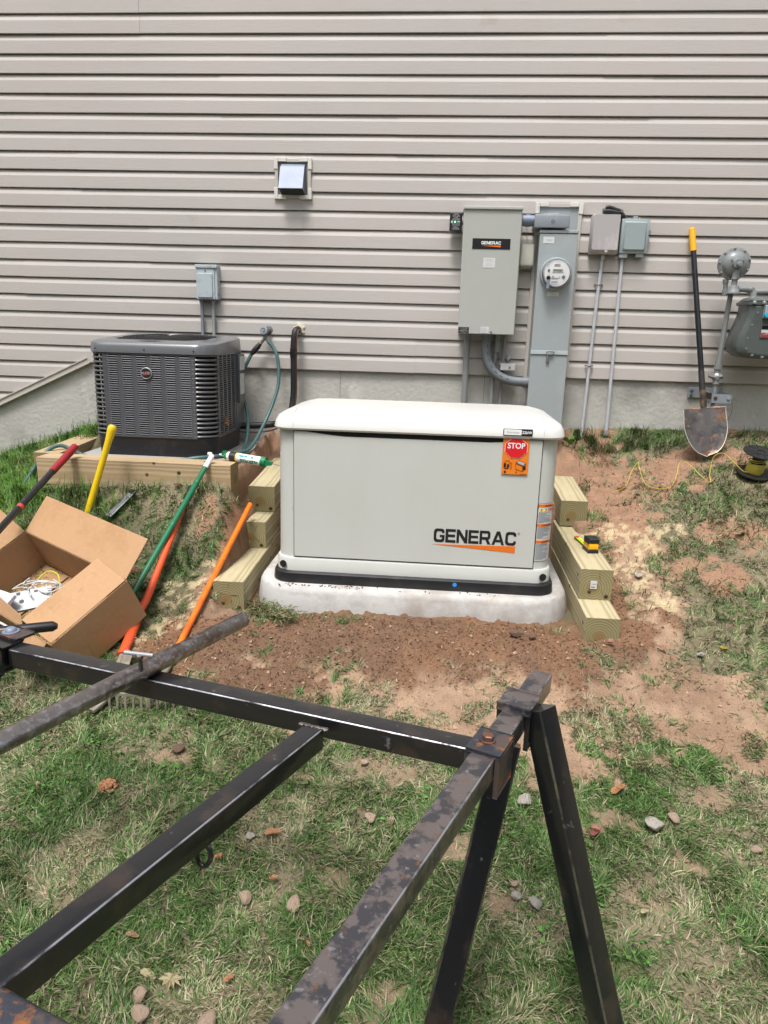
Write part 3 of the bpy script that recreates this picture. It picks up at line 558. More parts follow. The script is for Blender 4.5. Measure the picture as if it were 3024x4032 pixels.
# ------------------------------------------------------------------ house wall
house = thing('house', 'beige vinyl sided house wall on a concrete foundation', 'house', (0, 0, 1.2))
PITCH = 0.1016; ZB = 1.4765; XL, XR = -6.0, 5.0
def trim_z(x): return 1.479 + 0.465 * (x + 2.228)      # sloping edge at the left
bm = B(); rs = random.Random(5)
for k in range(-9, 42):
    z0 = ZB + k * PITCH; pair = k // 2
    if k % 2 == 0 or k == -9:
        js = []; xj = XL + rs.uniform(.5, 3.2)
        while xj < XR: js.append(xj); xj += rs.choice([3.66, 3.66, 2.4])
        if pair == 6: js = [-3.2, 0.32 - .64, 3.4]
        if pair == 2: js = [-2.6, 1.41, 4.1]
        if pair == 3: js = [-1.8, 1.41 - 0.02, 4.6]
        off0 = rs.choice([0, 1])
    if z0 + PITCH < ZB:
        x1 = -2.228 + (z0 + PITCH - 1.479) / 0.465 + .12 + .1
        x1 = min(x1, -2.2)
        if x1 < XL + .1: continue
        segs = [(XL, x1)]
    elif z0 < ZB - .01: segs = [(XL, -2.2)]
    else:
        e = [XL] + js + [XR]; segs = list(zip(e, e[1:]))
    for i, (a, b) in enumerate(segs):
        bt = B()
        o_ = -0.0022 * ((i + off0) % 2); dz = .0013 * ((i + off0) % 2)
        prof = [(.002, PITCH + .012), (.002, PITCH - .0026), (-.0045, PITCH - .0046), (-.0055, PITCH - .0075), (-.0158, PITCH * .655), (-.0163, PITCH * .64), (-.0178, .002), (-.0172, -.0006), (-.0135, -.0006), (-.0135, .004), (.004, .006)]
        n = max(2, int((b - a) / .25)); rings = []
        for q_ in range(n + 1):
            x = a + (b - a) * q_ / n; wv = .0012 * math.sin(x * 2.3 + k) + .0007 * math.sin(x * 5.1 + k * 2.7)
            rings.append([V(x, yy + o_ + wv * (1 if zz < .09 else 0), z0 + zz - dz) for yy, zz in prof])
        loft(bt, rings, True, True)
        if z0 < ZB + .05 and a < -2.3:
            bmesh.ops.bisect_plane(bt, geom=bt.verts[:] + bt.edges[:] + bt.faces[:], plane_co=(-2.228, 0, 1.484), plane_no=(.465, 0, -1), clear_outer=True) if z0 < ZB - .01 else None
        merge(bm, bt)
obj('siding', bm, M['siding'], house, smooth=7)
bm = B()   # core behind the siding, foundation below, roof above
poly_ext(bm, [V(XL, .006, trim_z(XL)), V(-2.228, .006, 1.483), V(XR, .006, 1.483), V(XR, .006, 5.9), V(XL, .006, 5.9)], V(0, 6.5, 0)); obj('wall_core', bm, M['dark'], house)
bm = B(); pts = [V(XL, .0, -1.0), V(XR, .0, -1.0), V(XR, .0, 1.476), V(-2.228, .0, 1.476), V(XL, .0, trim_z(XL) - .01)]
for z_a, z_b in ((0, 1),): poly_ext(bm, [p + V(0, .003, 0) for p in pts], V(0, .25, 0))
fnd = obj('foundation', bm, M['concrete'], house)
def stain(name, pts, m_):
    bm = B(); poly_ext(bm, [V(x, .0025, z) for x, z in pts], V(0, .002, 0)); return obj(name, bm, m_, fnd)
SEAM = mat('seam_concrete', (0.25, .24, .22), .9)
for x in (-.63, 0.255, 2.2, -1.75):
    bm = B(); box(bm, x - .0018, x + .0018, .0018, .01, 1.0, 1.474); obj('form_seam', bm, SEAM, house)
bm = B(); d = V(1, 0, .465).normalized(); nrm = V(-.465, 0, 1).normalized()
p0 = V(XL, 0, trim_z(XL)); p1 = V(-2.222, 0, trim_z(-2.222))
for q0, q1, y0, y1 in ((-.006, .020, -.024, .004), (.020, .026, -.030, .004), (-.012, -.006, -.028, .004)):
    poly_ext(bm, [p0 + nrm * q0 + V(0, y0, 0), p0 + nrm * q1 + V(0, y0, 0), p0 + nrm * q1 + V(0, y1, 0), p0 + nrm * q0 + V(0, y1, 0)], p1 - p0)
obj('sloping_trim', bm, M['trim'], house)
bm = B(); poly_ext(bm, [V(XL - .3, -.35, 5.75), V(XL - .3, 3.2, 7.4), V(XL - .3, 6.8, 5.75), V(XL - .3, 6.8, 5.6), V(XL - .3, -.35, 5.6)], V(XR - XL + .6, 0, 0)); obj('roof', bm, M['roofing'], house)

# weeds against the left foundation
# ------------------------------------------------------------------ vent hood
t = thing('dryer_vent', 'galvanised vent hood in a patched beige and white frame high on the wall', 'vent', (-.915, -.02, 2.45))
bm = B()
for x0, x1, z0, z1 in ((-1.022, -1.004, 2.452, 2.662), (-.832, -.812, 2.452, 2.662), (-1.004, -.832, 2.644, 2.662), (-1.004, -.832, 2.452, 2.470)): box(bm, x0, x1, -.030, .0, z0, z1, .002)
obj('frame', bm, M['trim'], t)
for sx, sz in ((0, 0), (1, 0), (0, 1), (1, 1)):
    bm = B(); L = .052
    xa = -1.027 if sx == 0 else -.807; dx = 1 if sx == 0 else -1; za = 2.446 if sz == 0 else 2.668; dz = 1 if sz == 0 else -1
    xs = sorted((xa, xa + dx * .022)); zs = sorted((za, za + dz * .062)); box(bm, xs[0], xs[1], -.034, -.003, zs[0], zs[1], .002)
    xs = sorted((xa + dx * .0225, xa + dx * .072)); zs = sorted((za, za + dz * .022)); box(bm, xs[0], xs[1], -.034, -.003, zs[0], zs[1], .002)
    obj('corner_cap', bm, M['trimwhite'], t)
bm = B(); box(bm, -1.003, -.833, -.021, 0, 2.471, 2.643); obj('back_plate', bm, M['galvdk'], t)
bm = B(); prof = [(-.012, 2.628), (-.03, 2.632), (-.045, 2.618), (-.105, 2.492), (-.100, 2.489), (-.042, 2.610), (-.012, 2.615)]
poly_ext(bm, [V(-.985, y, z) for y, z in prof], V(.138, 0, 0))
for x in (-.987, -.8485): poly_ext(bm, [V(x, -.012, 2.63), V(x, -.044, 2.618), V(x, -.104, 2.492), V(x, -.012, 2.472)], V(.0018, 0, 0))
obj('hood', bm, M['galv'], t)
bm = B(); box(bm, -.975, -.858, -.085, -.012, 2.50, 2.52); obj('inner_damper', bm, M['dark'], t)

# ------------------------------------------------------------------ transfer switch
sx = thing('transfer_switch', 'tall grey steel transfer switch cabinet with black name plate', 'electrical cabinet', (.235, -.18, 1.718))
bm = B(); box(bm, .078, .392, -.178, -.016, 1.722, 2.39, .003); obj('cabinet', bm, M['enclosure'], sx)
bm = B(); box(bm, .074, .394, -.186, -.178, 1.716, 2.382, .003); dr = obj('door', bm, M['enclosure'], sx)
bm = B(); box(bm, .072, .398, -.196, -.014, 2.382, 2.398, .003); obj('rain_cap', bm, M['enclosure'], sx)
bm = B(); box(bm, .130, .340, -.1885, -.186, 2.176, 2.232, .001); pl = obj('name_plate', bm, M['black'], sx)
wordmark('lettering', 'GENERAC', .108, .0165, M['white'], pl, (.180, -.1890, 2.2005), depth=.0003)
bm = B(); poly_ext(bm, [V(.181, -.1893, 2.193), V(.287, -.1893, 2.1965), V(.287, -.1893, 2.187)], V(0, .0007, 0)); obj('flash', bm, M['orangeink'], pl)
bm = B(); box(bm, .196, .262, -.1875, -.186, 2.078, 2.130); pn = obj('notice', bm, M['label'], sx)
for s_, z_ in (('EMERGENCY', 2.121), ('DISCONNECT', 2.112), ('SERVICE', 2.098), ('DISCONNECT', 2.089)): text('lettering', s_, .0085, M['palink'], pn, (.229, -.1878, z_), depth=.0002)
bm = B(); box(bm, .077, .137, -.1872, -.186, 1.720, 1.752); pn = obj('black_notice', bm, M['black'], sx)
for s_, z_ in (('FULLY AUTOMATED', 1.746), ('DIGITAL LOAD', 1.738), ('MANAGEMENT SYSTEM', 1.731), ('TECHNOLOGY', 1.724)): text('lettering', s_, .0052, M['label'], pn, (.107, -.1875, z_), depth=.0002)
bm = B(); box(bm, .203, .250, -.1872, -.186, 1.722, 1.757); pn = obj('rating_label', bm, M['label'], sx)
bm = B(); rs = random.Random(3)
for i in range(7): box(bm, .206, .206 + rs.uniform(.03, .042), -.1877, -.1871, 1.726 + i * .0042, 1.7275 + i * .0042)
obj('fine_print', bm, M['palink'], pn)
bm = B(); lathe(bm, [(.006, 0), (.006, .01), (.003, .014)], (.263, -.186, 1.732), V(0, -1, 0), 12); obj('latch_screw', bm, M['silver'], sx)
bm = B(); box(bm, .393, .400, -.15, -.05, 1.74, 2.37); obj('hinge_side_lip', bm, M['enclosure'], sx)

t = thing('surge_protector', 'small black surge protector box on the left side of the tall cabinet', 'surge protector', (.035, -.12, 2.275))
bm = B(); box(bm, -.002, .068, -.122, -.045, 2.277, 2.373, .003); bd = obj('case', bm, M['black'], t)
bm = B(); lathe(bm, [(.012, 0), (.012, .012)], (.066, -.08, 2.325), V(1, 0, 0), 14); obj('nipple', bm, M['silver'], t)
bm = B(); lathe(bm, [(.0045, 0), (.004, .0015)], (.028, -.122, 2.325), V(0, -1, 0), 12); obj('indicator_lamp', bm, led, t)
for s_, z_ in (('GENERAC', 2.3655), ('Transfer Switch', 2.3595), ('Surge Protector', 2.3535), ('120/240', 2.347)): text('lettering', s_, .0062, M['label'], bd, (.033, -.1224, z_), depth=.0002)
bm = B()
for z in (2.341, 2.337, 2.333, 2.315, 2.311, 2.306): box(bm, .012, .056, -.1226, -.1219, z, z + .0012)
box(bm, .038, .056, -.1226, -.1219, 2.322, 2.329); lathe(bm, [(.007, 0), (.007, .0006)], (.011, -.1219, 2.325), V(0, -1, 0), 16)
for s_, z_ in (('GENERAC', 2.2975), ('Transfer Switch', 2.2915), ('Surge Protector', 2.2855)): text('lettering', s_, .0062, M['label'], bd, (.033, -.1224, z_), depth=.0002)
obj('markings', bm, M['palink'], bd)

# ------------------------------------------------------------------ meter pedestal
t = thing('framed_opening', 'beige trim frame with a grey backing plate behind the junction box', 'trim frame', (.62, -.01, 2.28))
bm = B(); box(bm, .499, .732, -.021, 0, 2.285, 2.430); obj('backing_plate', bm, M['metergrey'], t)
bm = B()
for x0, x1, z0, z1 in ((.484, .505, 1.46, 2.446), (.722, .744, 1.48, 2.446), (.505, .722, 2.425, 2.446)): box(bm, x0, x1, -.030, -.002, z0, z1, .002)
obj('frame', bm, M['trim'], t)
for s_ in (0, 1):
    bm = B(); xa = .480 if s_ == 0 else .748; dx = 1 if s_ == 0 else -1
    xs = sorted((xa, xa + dx * .024)); box(bm, xs[0], xs[1], -.034, -.0, 2.39, 2.4502, .002)
    xs = sorted((xa + dx * .0245, xa + dx * .075)); box(bm, xs[0], xs[1], -.034, -.0, 2.428, 2.4502, .002)
    obj('corner_cap', bm, M['trimwhite'], t)
t = thing('meter_pedestal', 'tall bluish grey steel column holding the round electric meter', 'meter pedestal', (.607, -.14, 1.15))
bm = B(); box(bm, .505, .712, -.138, -.030, 1.13, 2.272, .003); obj('column', bm, M['metergrey'], t)
bm = B(); box(bm, .503, .714, -.144, -.138, 1.637, 2.268, .003); up = obj('upper_cover', bm, M['metergrey'], t)
bm = B(); box(bm, .500, .716, -.148, -.034, 2.272, 2.288, .003); obj('top_flange', bm, M['metergrey'], t)
bm = B(); box(bm, .500, .714, -.150, -.138, 1.612, 1.6365, .002); obj('middle_strap', bm, M['disc'], t)
bm = B(); box(bm, .503, .714, -.1435, -.138, 1.14, 1.611, .003); obj('lower_cover', bm, M['metergrey'], t)
bm = B(); tube(bm, cat_rom([(.592, -.152, 1.622), (.60, -.158, 1.63), (.63, -.158, 1.628), (.628, -.158, 1.616), (.598, -.156, 1.614), (.592, -.152, 1.622)], 4), .003, 6); box(bm, .592, .609, -.156, -.150, 1.566, 1.613, .002); obj('padlock_tag', bm, M['galvdk'], t)
bm = B(); box(bm, .524, .584, -.1455, -.144, 2.218, 2.252); pn = obj('paper_label', bm, M['label'], t)
for a_, b_x, z_ in ((.54, .573, 2.236), (.544, .57, 2.230)):
    bm = B(); box(bm, a_, b_x, -.1461, -.1455, z_, z_ + .003); obj('fine_print', bm, M['palink'], pn)
bm = B(); box(bm, .570, .634, -.1455, -.144, 1.936, 1.957); pn = obj('address_tag', bm, M['offwhite'], t)
text('lettering', 'BODY', .0085, M['palink'], pn, (.600, -.1460, 1.951), depth=.0002); text('lettering', 'STRADE', .0085, M['palink'], pn, (.601, -.1460, 1.9425), depth=.0002)
t2 = thing('electric_meter', 'round glass electric meter with small digital display', 'electric meter', (.606, -.144, 2.056))
c = V(.606, -.144, 2.056)
bm = B(); lathe(bm, [(.088, 0), (.088, .012), (.083, .018), (.079, .018)], c, V(0, -1, 0), 48); obj('mounting_ring', bm, M['metergrey'], t2, smooth=40)
bm = B(); lathe(bm, [(.077, .010), (.077, .030), (.074, .034)], c, V(0, -1, 0), 48); obj('rim', bm, M['black'], t2, smooth=40)
bm = B(); lathe(bm, [(.071, .030), (.071, .055), (.069, .060), (.055, .062), (.0, .062)], c, V(0, -1, 0), 48); fc = obj('face', bm, M['glassdome'], t2, smooth=30)
yy = -.2065
bm = B(); box(bm, .578, .640, yy - .002, yy, 2.060, 2.080); dsp = obj('display', bm, M['label'], fc)
bm = B(); box(bm, .583, .635, yy - .003, yy - .0018, 2.064, 2.076); obj('screen', bm, M['lcd'], fc)
bm = B(); rs = random.Random(7)
for z in (2.101, 2.096, 2.091): box(bm, .588, .588 + rs.uniform(.03, .04), yy - .0006, yy, z, z + .0022)
for z in (2.028, 2.0235, 2.010, 2.0055, 1.996): box(bm, .574 + rs.uniform(0, .01), .625 + rs.uniform(-.015, .01), yy - .0006, yy, z, z + .0022)
obj('fine_print', bm, M['greyink'], fc)
for x, z, r_ in ((.560, 2.070, .007), (.643, 2.036, .009), (.585, 2.037, .004), (.622, 2.037, .002)):
    bm = B(); lathe(bm, [(r_, 0), (r_ * .8, .004)], (x, yy, z), V(0, -1, 0), 14); obj('screw', bm, M['galvdk'], fc)
bm = B(); lathe(bm, [(.010, 0), (.012, .010), (.006, .016)], (.563, -.200, 2.030), V(-.3, -1, 0), 14); sl = obj('seal', bm, M['black'], t2, smooth=40)
bm = B(); poly_ext(bm, [V(.556, -.214, 2.02), V(.570, -.214, 2.02), V(.566, -.216, 1.972), V(.550, -.216, 1.974)], V(0, .002, 0)); obj('seal_tag', bm, M['galv'], t2)
bm = B(); loft(bm, [[V(.606 + r_ * math.cos(a), y_, 2.056 + r_ * math.sin(a)) for a in [2 * PI * k / 48 for k in range(48)]] for r_, y_ in ((.076, -.178), (.0765, -.20), (.0745, -.212))], False, False)
obj('glass_rim', bm, clear, t2, smooth=50)

t = thing('junction_box', 'blue grey conduit body joining the cabinet to the frame', 'junction box', (.56, -.16, 2.30))
bm = B(); box(bm, .470, .655, -.150, -.008, 2.300, 2.362, .010, 3); obj('body', bm, M['lbgrey'], t, smooth=40)
bm = B(); box(bm, .466, .659, -.160, -.150, 2.297, 2.366, .007, 3); lid = obj('cover', bm, M['lbgrey'], t, smooth=40)
bm = B(); lathe(bm, [(.011, 0), (.010, .002), (.005, .002)], (.567, -.160, 2.332), V(0, -1, 0), 20); obj('stamp', bm, M['pvcdk'], lid)
bm = B()
for x0, x1, r_ in ((.398, .421, .030), (.421, .447, .033), (.447, .468, .030)): lathe(bm, [(r_, 0), (r_, x1 - x0)], (x0, -.105, 2.340), V(1, 0, 0), 28)
obj('nipple', bm, M['galv'], t, smooth=40)
bm = B(); tube(bm, cat_rom([(.51, -.15, 2.368), (.53, -.12, 2.376), (.56, -.12, 2.373), (.595, -.12, 2.377), (.60, -.12, 2.37)], 5), .0022, 6); obj('loose_wire', bm, M['pvcwhite'], t)
t = thing('small_fitting', 'small cream plastic transformer case between cabinet and meter column', 'electrical box', (.445, -.03, 2.09))
bm = B(); box(bm, .408, .488, -.085, -.014, 2.098, 2.222, .012, 3); obj('case', bm, M['offwhite'], t, smooth=40)
bm = B(); lathe(bm, [(.004, 0), (.004, .012)], (.447, -.03, 2.098), V(0, 0, -1), 10); box(bm, .417, .475, -.055, -.015, 2.092, 2.099); obj('bottom_lug', bm, M['offwhite'], t)
bm = B(); tube(bm, cat_rom([(.449, -.035, 2.222), (.442, -.04, 2.27), (.436, -.06, 2.32)], 6), .0018, 6); obj('wire', bm, M['trim'], t)

# conduits under the cabinet
def conduit(name, label, pts, r, m, couplers=(), group=None, straps=()):
    t = thing(name, label, 'conduit', pts[-1], group=group)
    bm = B(); tube(bm, pts, r, 20); obj('pipe', bm, m, t, smooth=40)
    for a, b, k in couplers:
        bm = B(); tube(bm, [a, b], r * k, 20); obj('coupling', bm, m, t, smooth=40)
    for z, x, y in straps:
        bm = B(); tube(bm, [(x - .02, y + .008, z), (x - .013, y - r - .0015, z), (x, y - r - .003, z), (x + .013, y - r - .0015, z), (x + .02, y + .008, z)], .0035, 6)
        st = obj('strap', bm, M['galvdk'], t)
        for q in (-.021, .021):
            bm = B(); lathe(bm, [(.0045, 0), (.003, .004)], (x + q, y + .006, z), V(0, -1, 0), 8); obj('screw', bm, M['rustp'], st)
    return t
conduit('conduit', 'straight grey conduit at the left under the tall cabinet', [(.134, -.075, 1.72), (.136, -.075, 1.12)], .0185, M['pvc'], couplers=[((.134, -.075, 1.722), (.134, -.075, 1.690), 1.16)])
elb = cat_rom([(.246, -.095, 1.72), (.246, -.095, 1.64), (.256, -.095, 1.575), (.288, -.095, 1.515), (.34, -.095, 1.473), (.41, -.095, 1.452), (.503, -.095, 1.447)], 8)
t = conduit('conduit_elbow', 'thick grey plastic elbow bending from cabinet into the meter column', elb, .0275, M['pvcdk'], couplers=[((.246, -.095, 1.722), (.246, -.095, 1.69), 1.12), ((.472, -.095, 1.448), (.506, -.095, 1.447), 1.18)])
bm = B()
for i in range(7):
    p = elb[6 + i * 5]; q = elb[7 + i * 5]; d = (q - p).normalized(); s_ = V(0, -1, 0); nn = d.cross(s_)
    a = p + s_ * .0262 - nn * .009
    poly_ext(bm, [a, a + d * .018, a + d * .018 + nn * .003, a + nn * .003], s_ * .0012)
obj('printed_marks', bm, M['blackink'], t)
t = conduit('conduit', 'grey conduit with oblong access fitting below the cabinet', [(.312, -.06, 1.63), (.306, -.06, 1.60), (.298, -.06, 1.50), (.298, -.06, 1.12)], .0125, M['pvc'])
bm = B(); box(bm, .298, .328, -.085, -.035, 1.612, 1.722, .006, 2); obj('access_fitting', bm, M['pvc'], t, smooth=40)
conduit('conduit', 'thin grey conduit on the right passing behind the white bracket', [(.358, -.05, 1.72), (.352, -.05, 1.55), (.352, -.05, 1.12)], .0105, M['pvc'])
t = thing('cable_bracket', 'small white plastic block on the thin conduit', 'bracket', (.38, -.08, 1.51))
bm = B(); box(bm, .338, .424, -.098, -.058, 1.512, 1.548, .003); obj('block', bm, M['whiteplastic'], t)
bm = B(); box(bm, .334, .428, -.080, -.055, 1.547, 1.553, .001); obj('flange', bm, M['whiteplastic'], t)
bm = B(); lathe(bm, [(.006, 0), (.005, .004)], (.392, -.098, 1.529), V(0, -1, 0), 12); obj('screw', bm, M['galvdk'], t)
bm = B(); bmesh.ops.create_icosphere(bm, subdivisions=2, radius=.014)
for v in bm.verts: v.co = V(v.co.x * .8, v.co.y * .7, v.co.z * 1.3) * (1 + .35 * math.sin(v.co.x * 400 + v.co.z * 300)) + V(.388, -.02, 1.580)
obj('sealant_blob', bm, M['whiteplastic'], origin=(.388, -.02, 1.58), label='white blob of sealant on the siding above the white block', cat='sealant')

# ------------------------------------------------------------------ telecom boxes
t = thing('telecom_box', 'faded mauve grey telecom box, left one of the pair', 'utility box', (.875, -.05, 2.18), group='telecom boxes on the wall')
bm = B(); loft(bm, [ringy([(a, b) for a, b in rr(.797, .952, 2.176, 2.386, .006, 2)], -.012), ringy(rr(.797, .952, 2.176, 2.386, .006, 2), -.070), ringy(rr(.803, .944, 2.196, 2.382, .008, 2), -.092)]); obj('case', bm, M['telgrey'], t, smooth=30)
bm = B(); lathe(bm, [(.011, 0), (.010, .006), (.006, .010)], (.884, -.082, 2.188), V(0, -1, 0), 18); obj('lock_cap', bm, M['whiteplastic'], t, smooth=40)
bm = B(); box(bm, .868, .890, -.05, -.02, 2.145, 2.177, .003); obj('conduit_tab', bm, M['telgrey'], t)
t = thing('telecom_box', 'blue grey telecom box with raised panel and side latch, right one of the pair', 'utility box', (1.04, -.05, 2.17), group='telecom boxes on the wall')
bm = B(); box(bm, .964, 1.112, -.058, -.014, 2.184, 2.362, .008, 2); bx = obj('case', bm, M['telblue'], t, smooth=40)
bm = B(); box(bm, .962, 1.116, -.066, -.056, 2.182, 2.366, .004, 2); loft(bm, [ringy(rr(.975, 1.103, 2.194, 2.353, .006, 2), -.064), ringy(rr(.984, 1.094, 2.203, 2.344, .006, 2), -.078)]); obj('cover', bm, M['telblue'], t, smooth=30)
bm = B(); box(bm, .966, 1.012, -.060, -.016, 2.158, 2.186, .003); box(bm, 1.058, 1.100, -.060, -.016, 2.163, 2.186, .003); obj('cable_port', bm, M['telblue'], t)
bm = B(); box(bm, 1.116, 1.128, -.058, -.03, 2.285, 2.31, .003); box(bm, 1.114, 1.122, -.058, -.03, 2.25, 2.275, .002); obj('latch', bm, M['lbgrey'], t)
bm = B(); box(bm, 1.025, 1.05, -.05, -.016, 2.366, 2.382, .002); obj('mounting_ear', bm, M['telblue'], t)
bm = B(); lathe(bm, [(.004, 0), (.004, .01)], (1.055, -.04, 2.372), V(1, 0, 0), 8); obj('ground_lug', bm, M['brass'], t)
t = thing('black_pruner', 'black plastic pistol-shaped tool lying on top of the faded box', 'hand tool', (.9, -.05, 2.39))
bm = B(); tube(bm, cat_rom([(.856, -.045, 2.402), (.885, -.045, 2.405), (.925, -.045, 2.400), (.955, -.045, 2.392), (.970, -.045, 2.372), (.972, -.045, 2.352)], 4), [.017, .018] + [.016] * 14 + [.013] * 5, 12); obj('barrel', bm, M['rubber'], t, smooth=50)
bm = B(); tube(bm, cat_rom([(.868, -.05, 2.424), (.89, -.05, 2.427), (.92, -.05, 2.416), (.95, -.05, 2.408)], 4), [.009] * 6 + [.010] * 7, 10); obj('lever', bm, M['rubber'], t, smooth=50)
bm = B(); lathe(bm, [(.009, 0), (.007, .004)], (.955, -.063, 2.405), V(0, -1, 0), 14); obj('pivot', bm, M['galvdk'], t)
conduit('conduit', 'pale conduit with two straps running down from the faded box', [(.879, -.032, 2.165), (.872, -.032, 1.95), (.856, -.032, 1.10)], .0095, M['pvcwhite'], straps=[(2.012, .874, -.03), (1.552, .864, -.03)])
conduit('conduit', 'pale conduit without straps running down from the box with latch', [(.990, -.032, 2.165), (1.003, -.032, 1.10)], .0098, M['pvcwhite'])

# ------------------------------------------------------------------ disconnect over condenser
t = thing('disconnect_box', 'pale grey disconnect box on the wall behind the condenser', 'disconnect box', (-1.437, -.04, 1.87))
bm = B(); box(bm, -1.495, -1.367, -.072, -.016, 1.872, 2.062, .003); obj('case', bm, M['disc'], t)
bm = B(); box(bm, -1.499, -1.365, -.084, -.014, 2.050, 2.069, .003); obj('rain_cap', bm, M['disc'], t)
bm = B(); loft(bm, [ringy(rr(-1.493, -1.383, 1.874, 2.049, .003, 2), -.071), ringy(rr(-1.493, -1.383, 1.874, 2.049, .003, 2), -.078)]); loft(bm, [ringy(rr(-1.486, -1.392, 1.88, 2.022, .006, 2), -.077), ringy(rr(-1.482, -1.396, 1.884, 2.018, .006, 2), -.086)]); obj('door', bm, M['disc'], t)
bm = B(); box(bm, -1.3685, -1.3655, -.055, -.045, 1.895, 1.91); obj('lock_slot', bm, M['black'], t)
bm = B(); lathe(bm, [(.005, 0), (.004, .004)], (-1.437, -.078, 2.035), V(0, -1, 0), 10); obj('cover_screw', bm, M['galvdk'], t)
for x, m_ in ((-1.474, M['pvcdk']), (-1.404, M['pvc'])):
    bm = B(); tube(bm, [(x, -.045, 1.874), (x, -.045, 1.56), (x + .005, -.08, 1.50), (x + .01, -.16, 1.42)], .0105, 14); tube(bm, [(x, -.045, 1.874), (x, -.045, 1.850)], .0145, 14); obj('whip_conduit', bm, m_, t, smooth=50)

# ------------------------------------------------------------------ spigot, line set and hoses
t = thing('hose_spigot', 'old outdoor spigot with grey wheel handle and brass splitter', 'spigot', (-1.082, -.03, 1.70))
bm = B(); lathe(bm, [(.026, 0), (.026, .006), (.014, .008), (.013, .055)], (-1.070, -.014, 1.702), V(0, -1, 0), 20); obj('flange', bm, M['galvdk'], t, smooth=40)
bm = B()
lathe(bm, [(.006, 0), (.022, .002), (.026, .008), (.026, .012), (.016, .014), (.008, .010), (.008, .018)], (-1.084, -.075, 1.700), V(-.2, -1, .12), 8); obj('wheel_handle', bm, M['lbgrey'], t)
bm = B(); tube(bm, [(-1.078, -.065, 1.70), (-1.08, -.068, 1.665), (-1.08, -.068, 1.655)], .012, 12); tube(bm, [(-1.08, -.068, 1.66), (-1.105, -.068, 1.63)], .010, 12); tube(bm, [(-1.08, -.068, 1.66), (-1.06, -.068, 1.632)], .010, 12); obj('splitter', bm, M['galvdk'], t, smooth=40)
bm = B(); tube(bm, [(-1.105, -.068, 1.630), (-1.112, -.068, 1.622)], .011, 12); obj('brass_collar', bm, M['brass'], t)
bm = B(); tube(bm, [(-1.112, -.07, 1.622), (-1.125, -.074, 1.605), (-1.15, -.08, 1.575), (-1.166, -.085, 1.555)], [.013, .017, .017, .011], 10); obj('grip_sleeve', bm, M['black'], t, smooth=50)
hose = cat_rom([(-1.06, -.068, 1.632), (-1.03, -.072, 1.60), (-1.005, -.085, 1.55), (-.992, -.10, 1.47), (-.992, -.13, 1.37), (-1.02, -.19, 1.25), (-1.05, -.27, 1.15), (-1.085, -.42, 1.045), (-1.12, -.54, 1.03), (-1.17, -.65, 1.03), (-1.28, -.76, 1.03), (-1.5, -.775, 1.003), (-1.85, -.77, 1.01), (-1.99, -.72, 1.03), (-2.06, -.73, 1.06), (-2.11, -.80, 1.03), (-2.16, -.86, .93), (-2.22, -.92, .83), (-2.34, -1.0, .74), (-2.6, -1.1, .58)], 8)
bm = B(); tube(bm, hose, .0105, 10); obj('garden_hose', bm, M['hose'], smooth=50, origin=(-1.0, -.1, 1.3), label='green garden hose looping from the spigot and round behind the timber', cat='hose')
hose = cat_rom([(-1.165, -.088, 1.555), (-1.19, -.10, 1.50), (-1.215, -.11, 1.44), (-1.225, -.11, 1.36), (-1.21, -.10, 1.28), (-1.185, -.13, 1.22), (-1.155, -.22, 1.14), (-1.135, -.35, 1.05), (-1.14, -.48, 1.005), (-1.19, -.58, 1.005), (-1.24, -.66, 1.003), (-1.4, -.74, 1.003)], 8)
bm = B(); tube(bm, hose, .0105, 10); obj('garden_hose', bm, M['hose'], smooth=50, origin=(-1.2, -.1, 1.3), label='green hose from the black grip sleeve dropping behind the condenser', cat='hose')
t = thing('refrigerant_line', 'black insulated pipe coming out of a foam plugged hole in the wall', 'pipe', (-.89, -.05, 1.71))
ln = cat_rom([(-.885, .0, 1.708), (-.887, -.05, 1.712), (-.895, -.085, 1.69), (-.902, -.09, 1.60), (-.902, -.085, 1.45), (-.906, -.085, 1.30), (-.925, -.11, 1.20), (-.985, -.14, 1.155), (-1.08, -.16, 1.14), (-1.24, -.17, 1.13)], 8)
bm = B(); tube(bm, ln, .020, 14); obj('insulation', bm, M['foam'], t, smooth=50)
bm = B(); tube(bm, [p + V(.018, -.012, 0) for p in ln[8:44]], .005, 8); obj('copper_line', bm, M['copper'], t)
bm = B(); tube(bm, cat_rom([(-.925, -.12, 1.17), (-1.0, -.16, 1.12), (-1.1, -.19, 1.10), (-1.22, -.20, 1.10)], 8), .005, 8); obj('copper_line', bm, M['copper'], t)
bm = B(); bmesh.ops.create_icosphere(bm, subdivisions=3, radius=.036)
for v in bm.verts: v.co = V(v.co.x * .95, v.co.y * .45, v.co.z * 1.0) * (1 + .14 * math.sin(v.co.x * 160 + v.co.z * 120) + .1 * math.sin(v.co.z * 230)) + V(-.880, -.018, 1.715)
obj('foam_plug', bm, M['putty'], t)
bm = B(); tube(bm, [p + V(0, 0, 0) for p in ln[24:28]], .0225, 14); obj('tape_band', bm, M['black'], t)

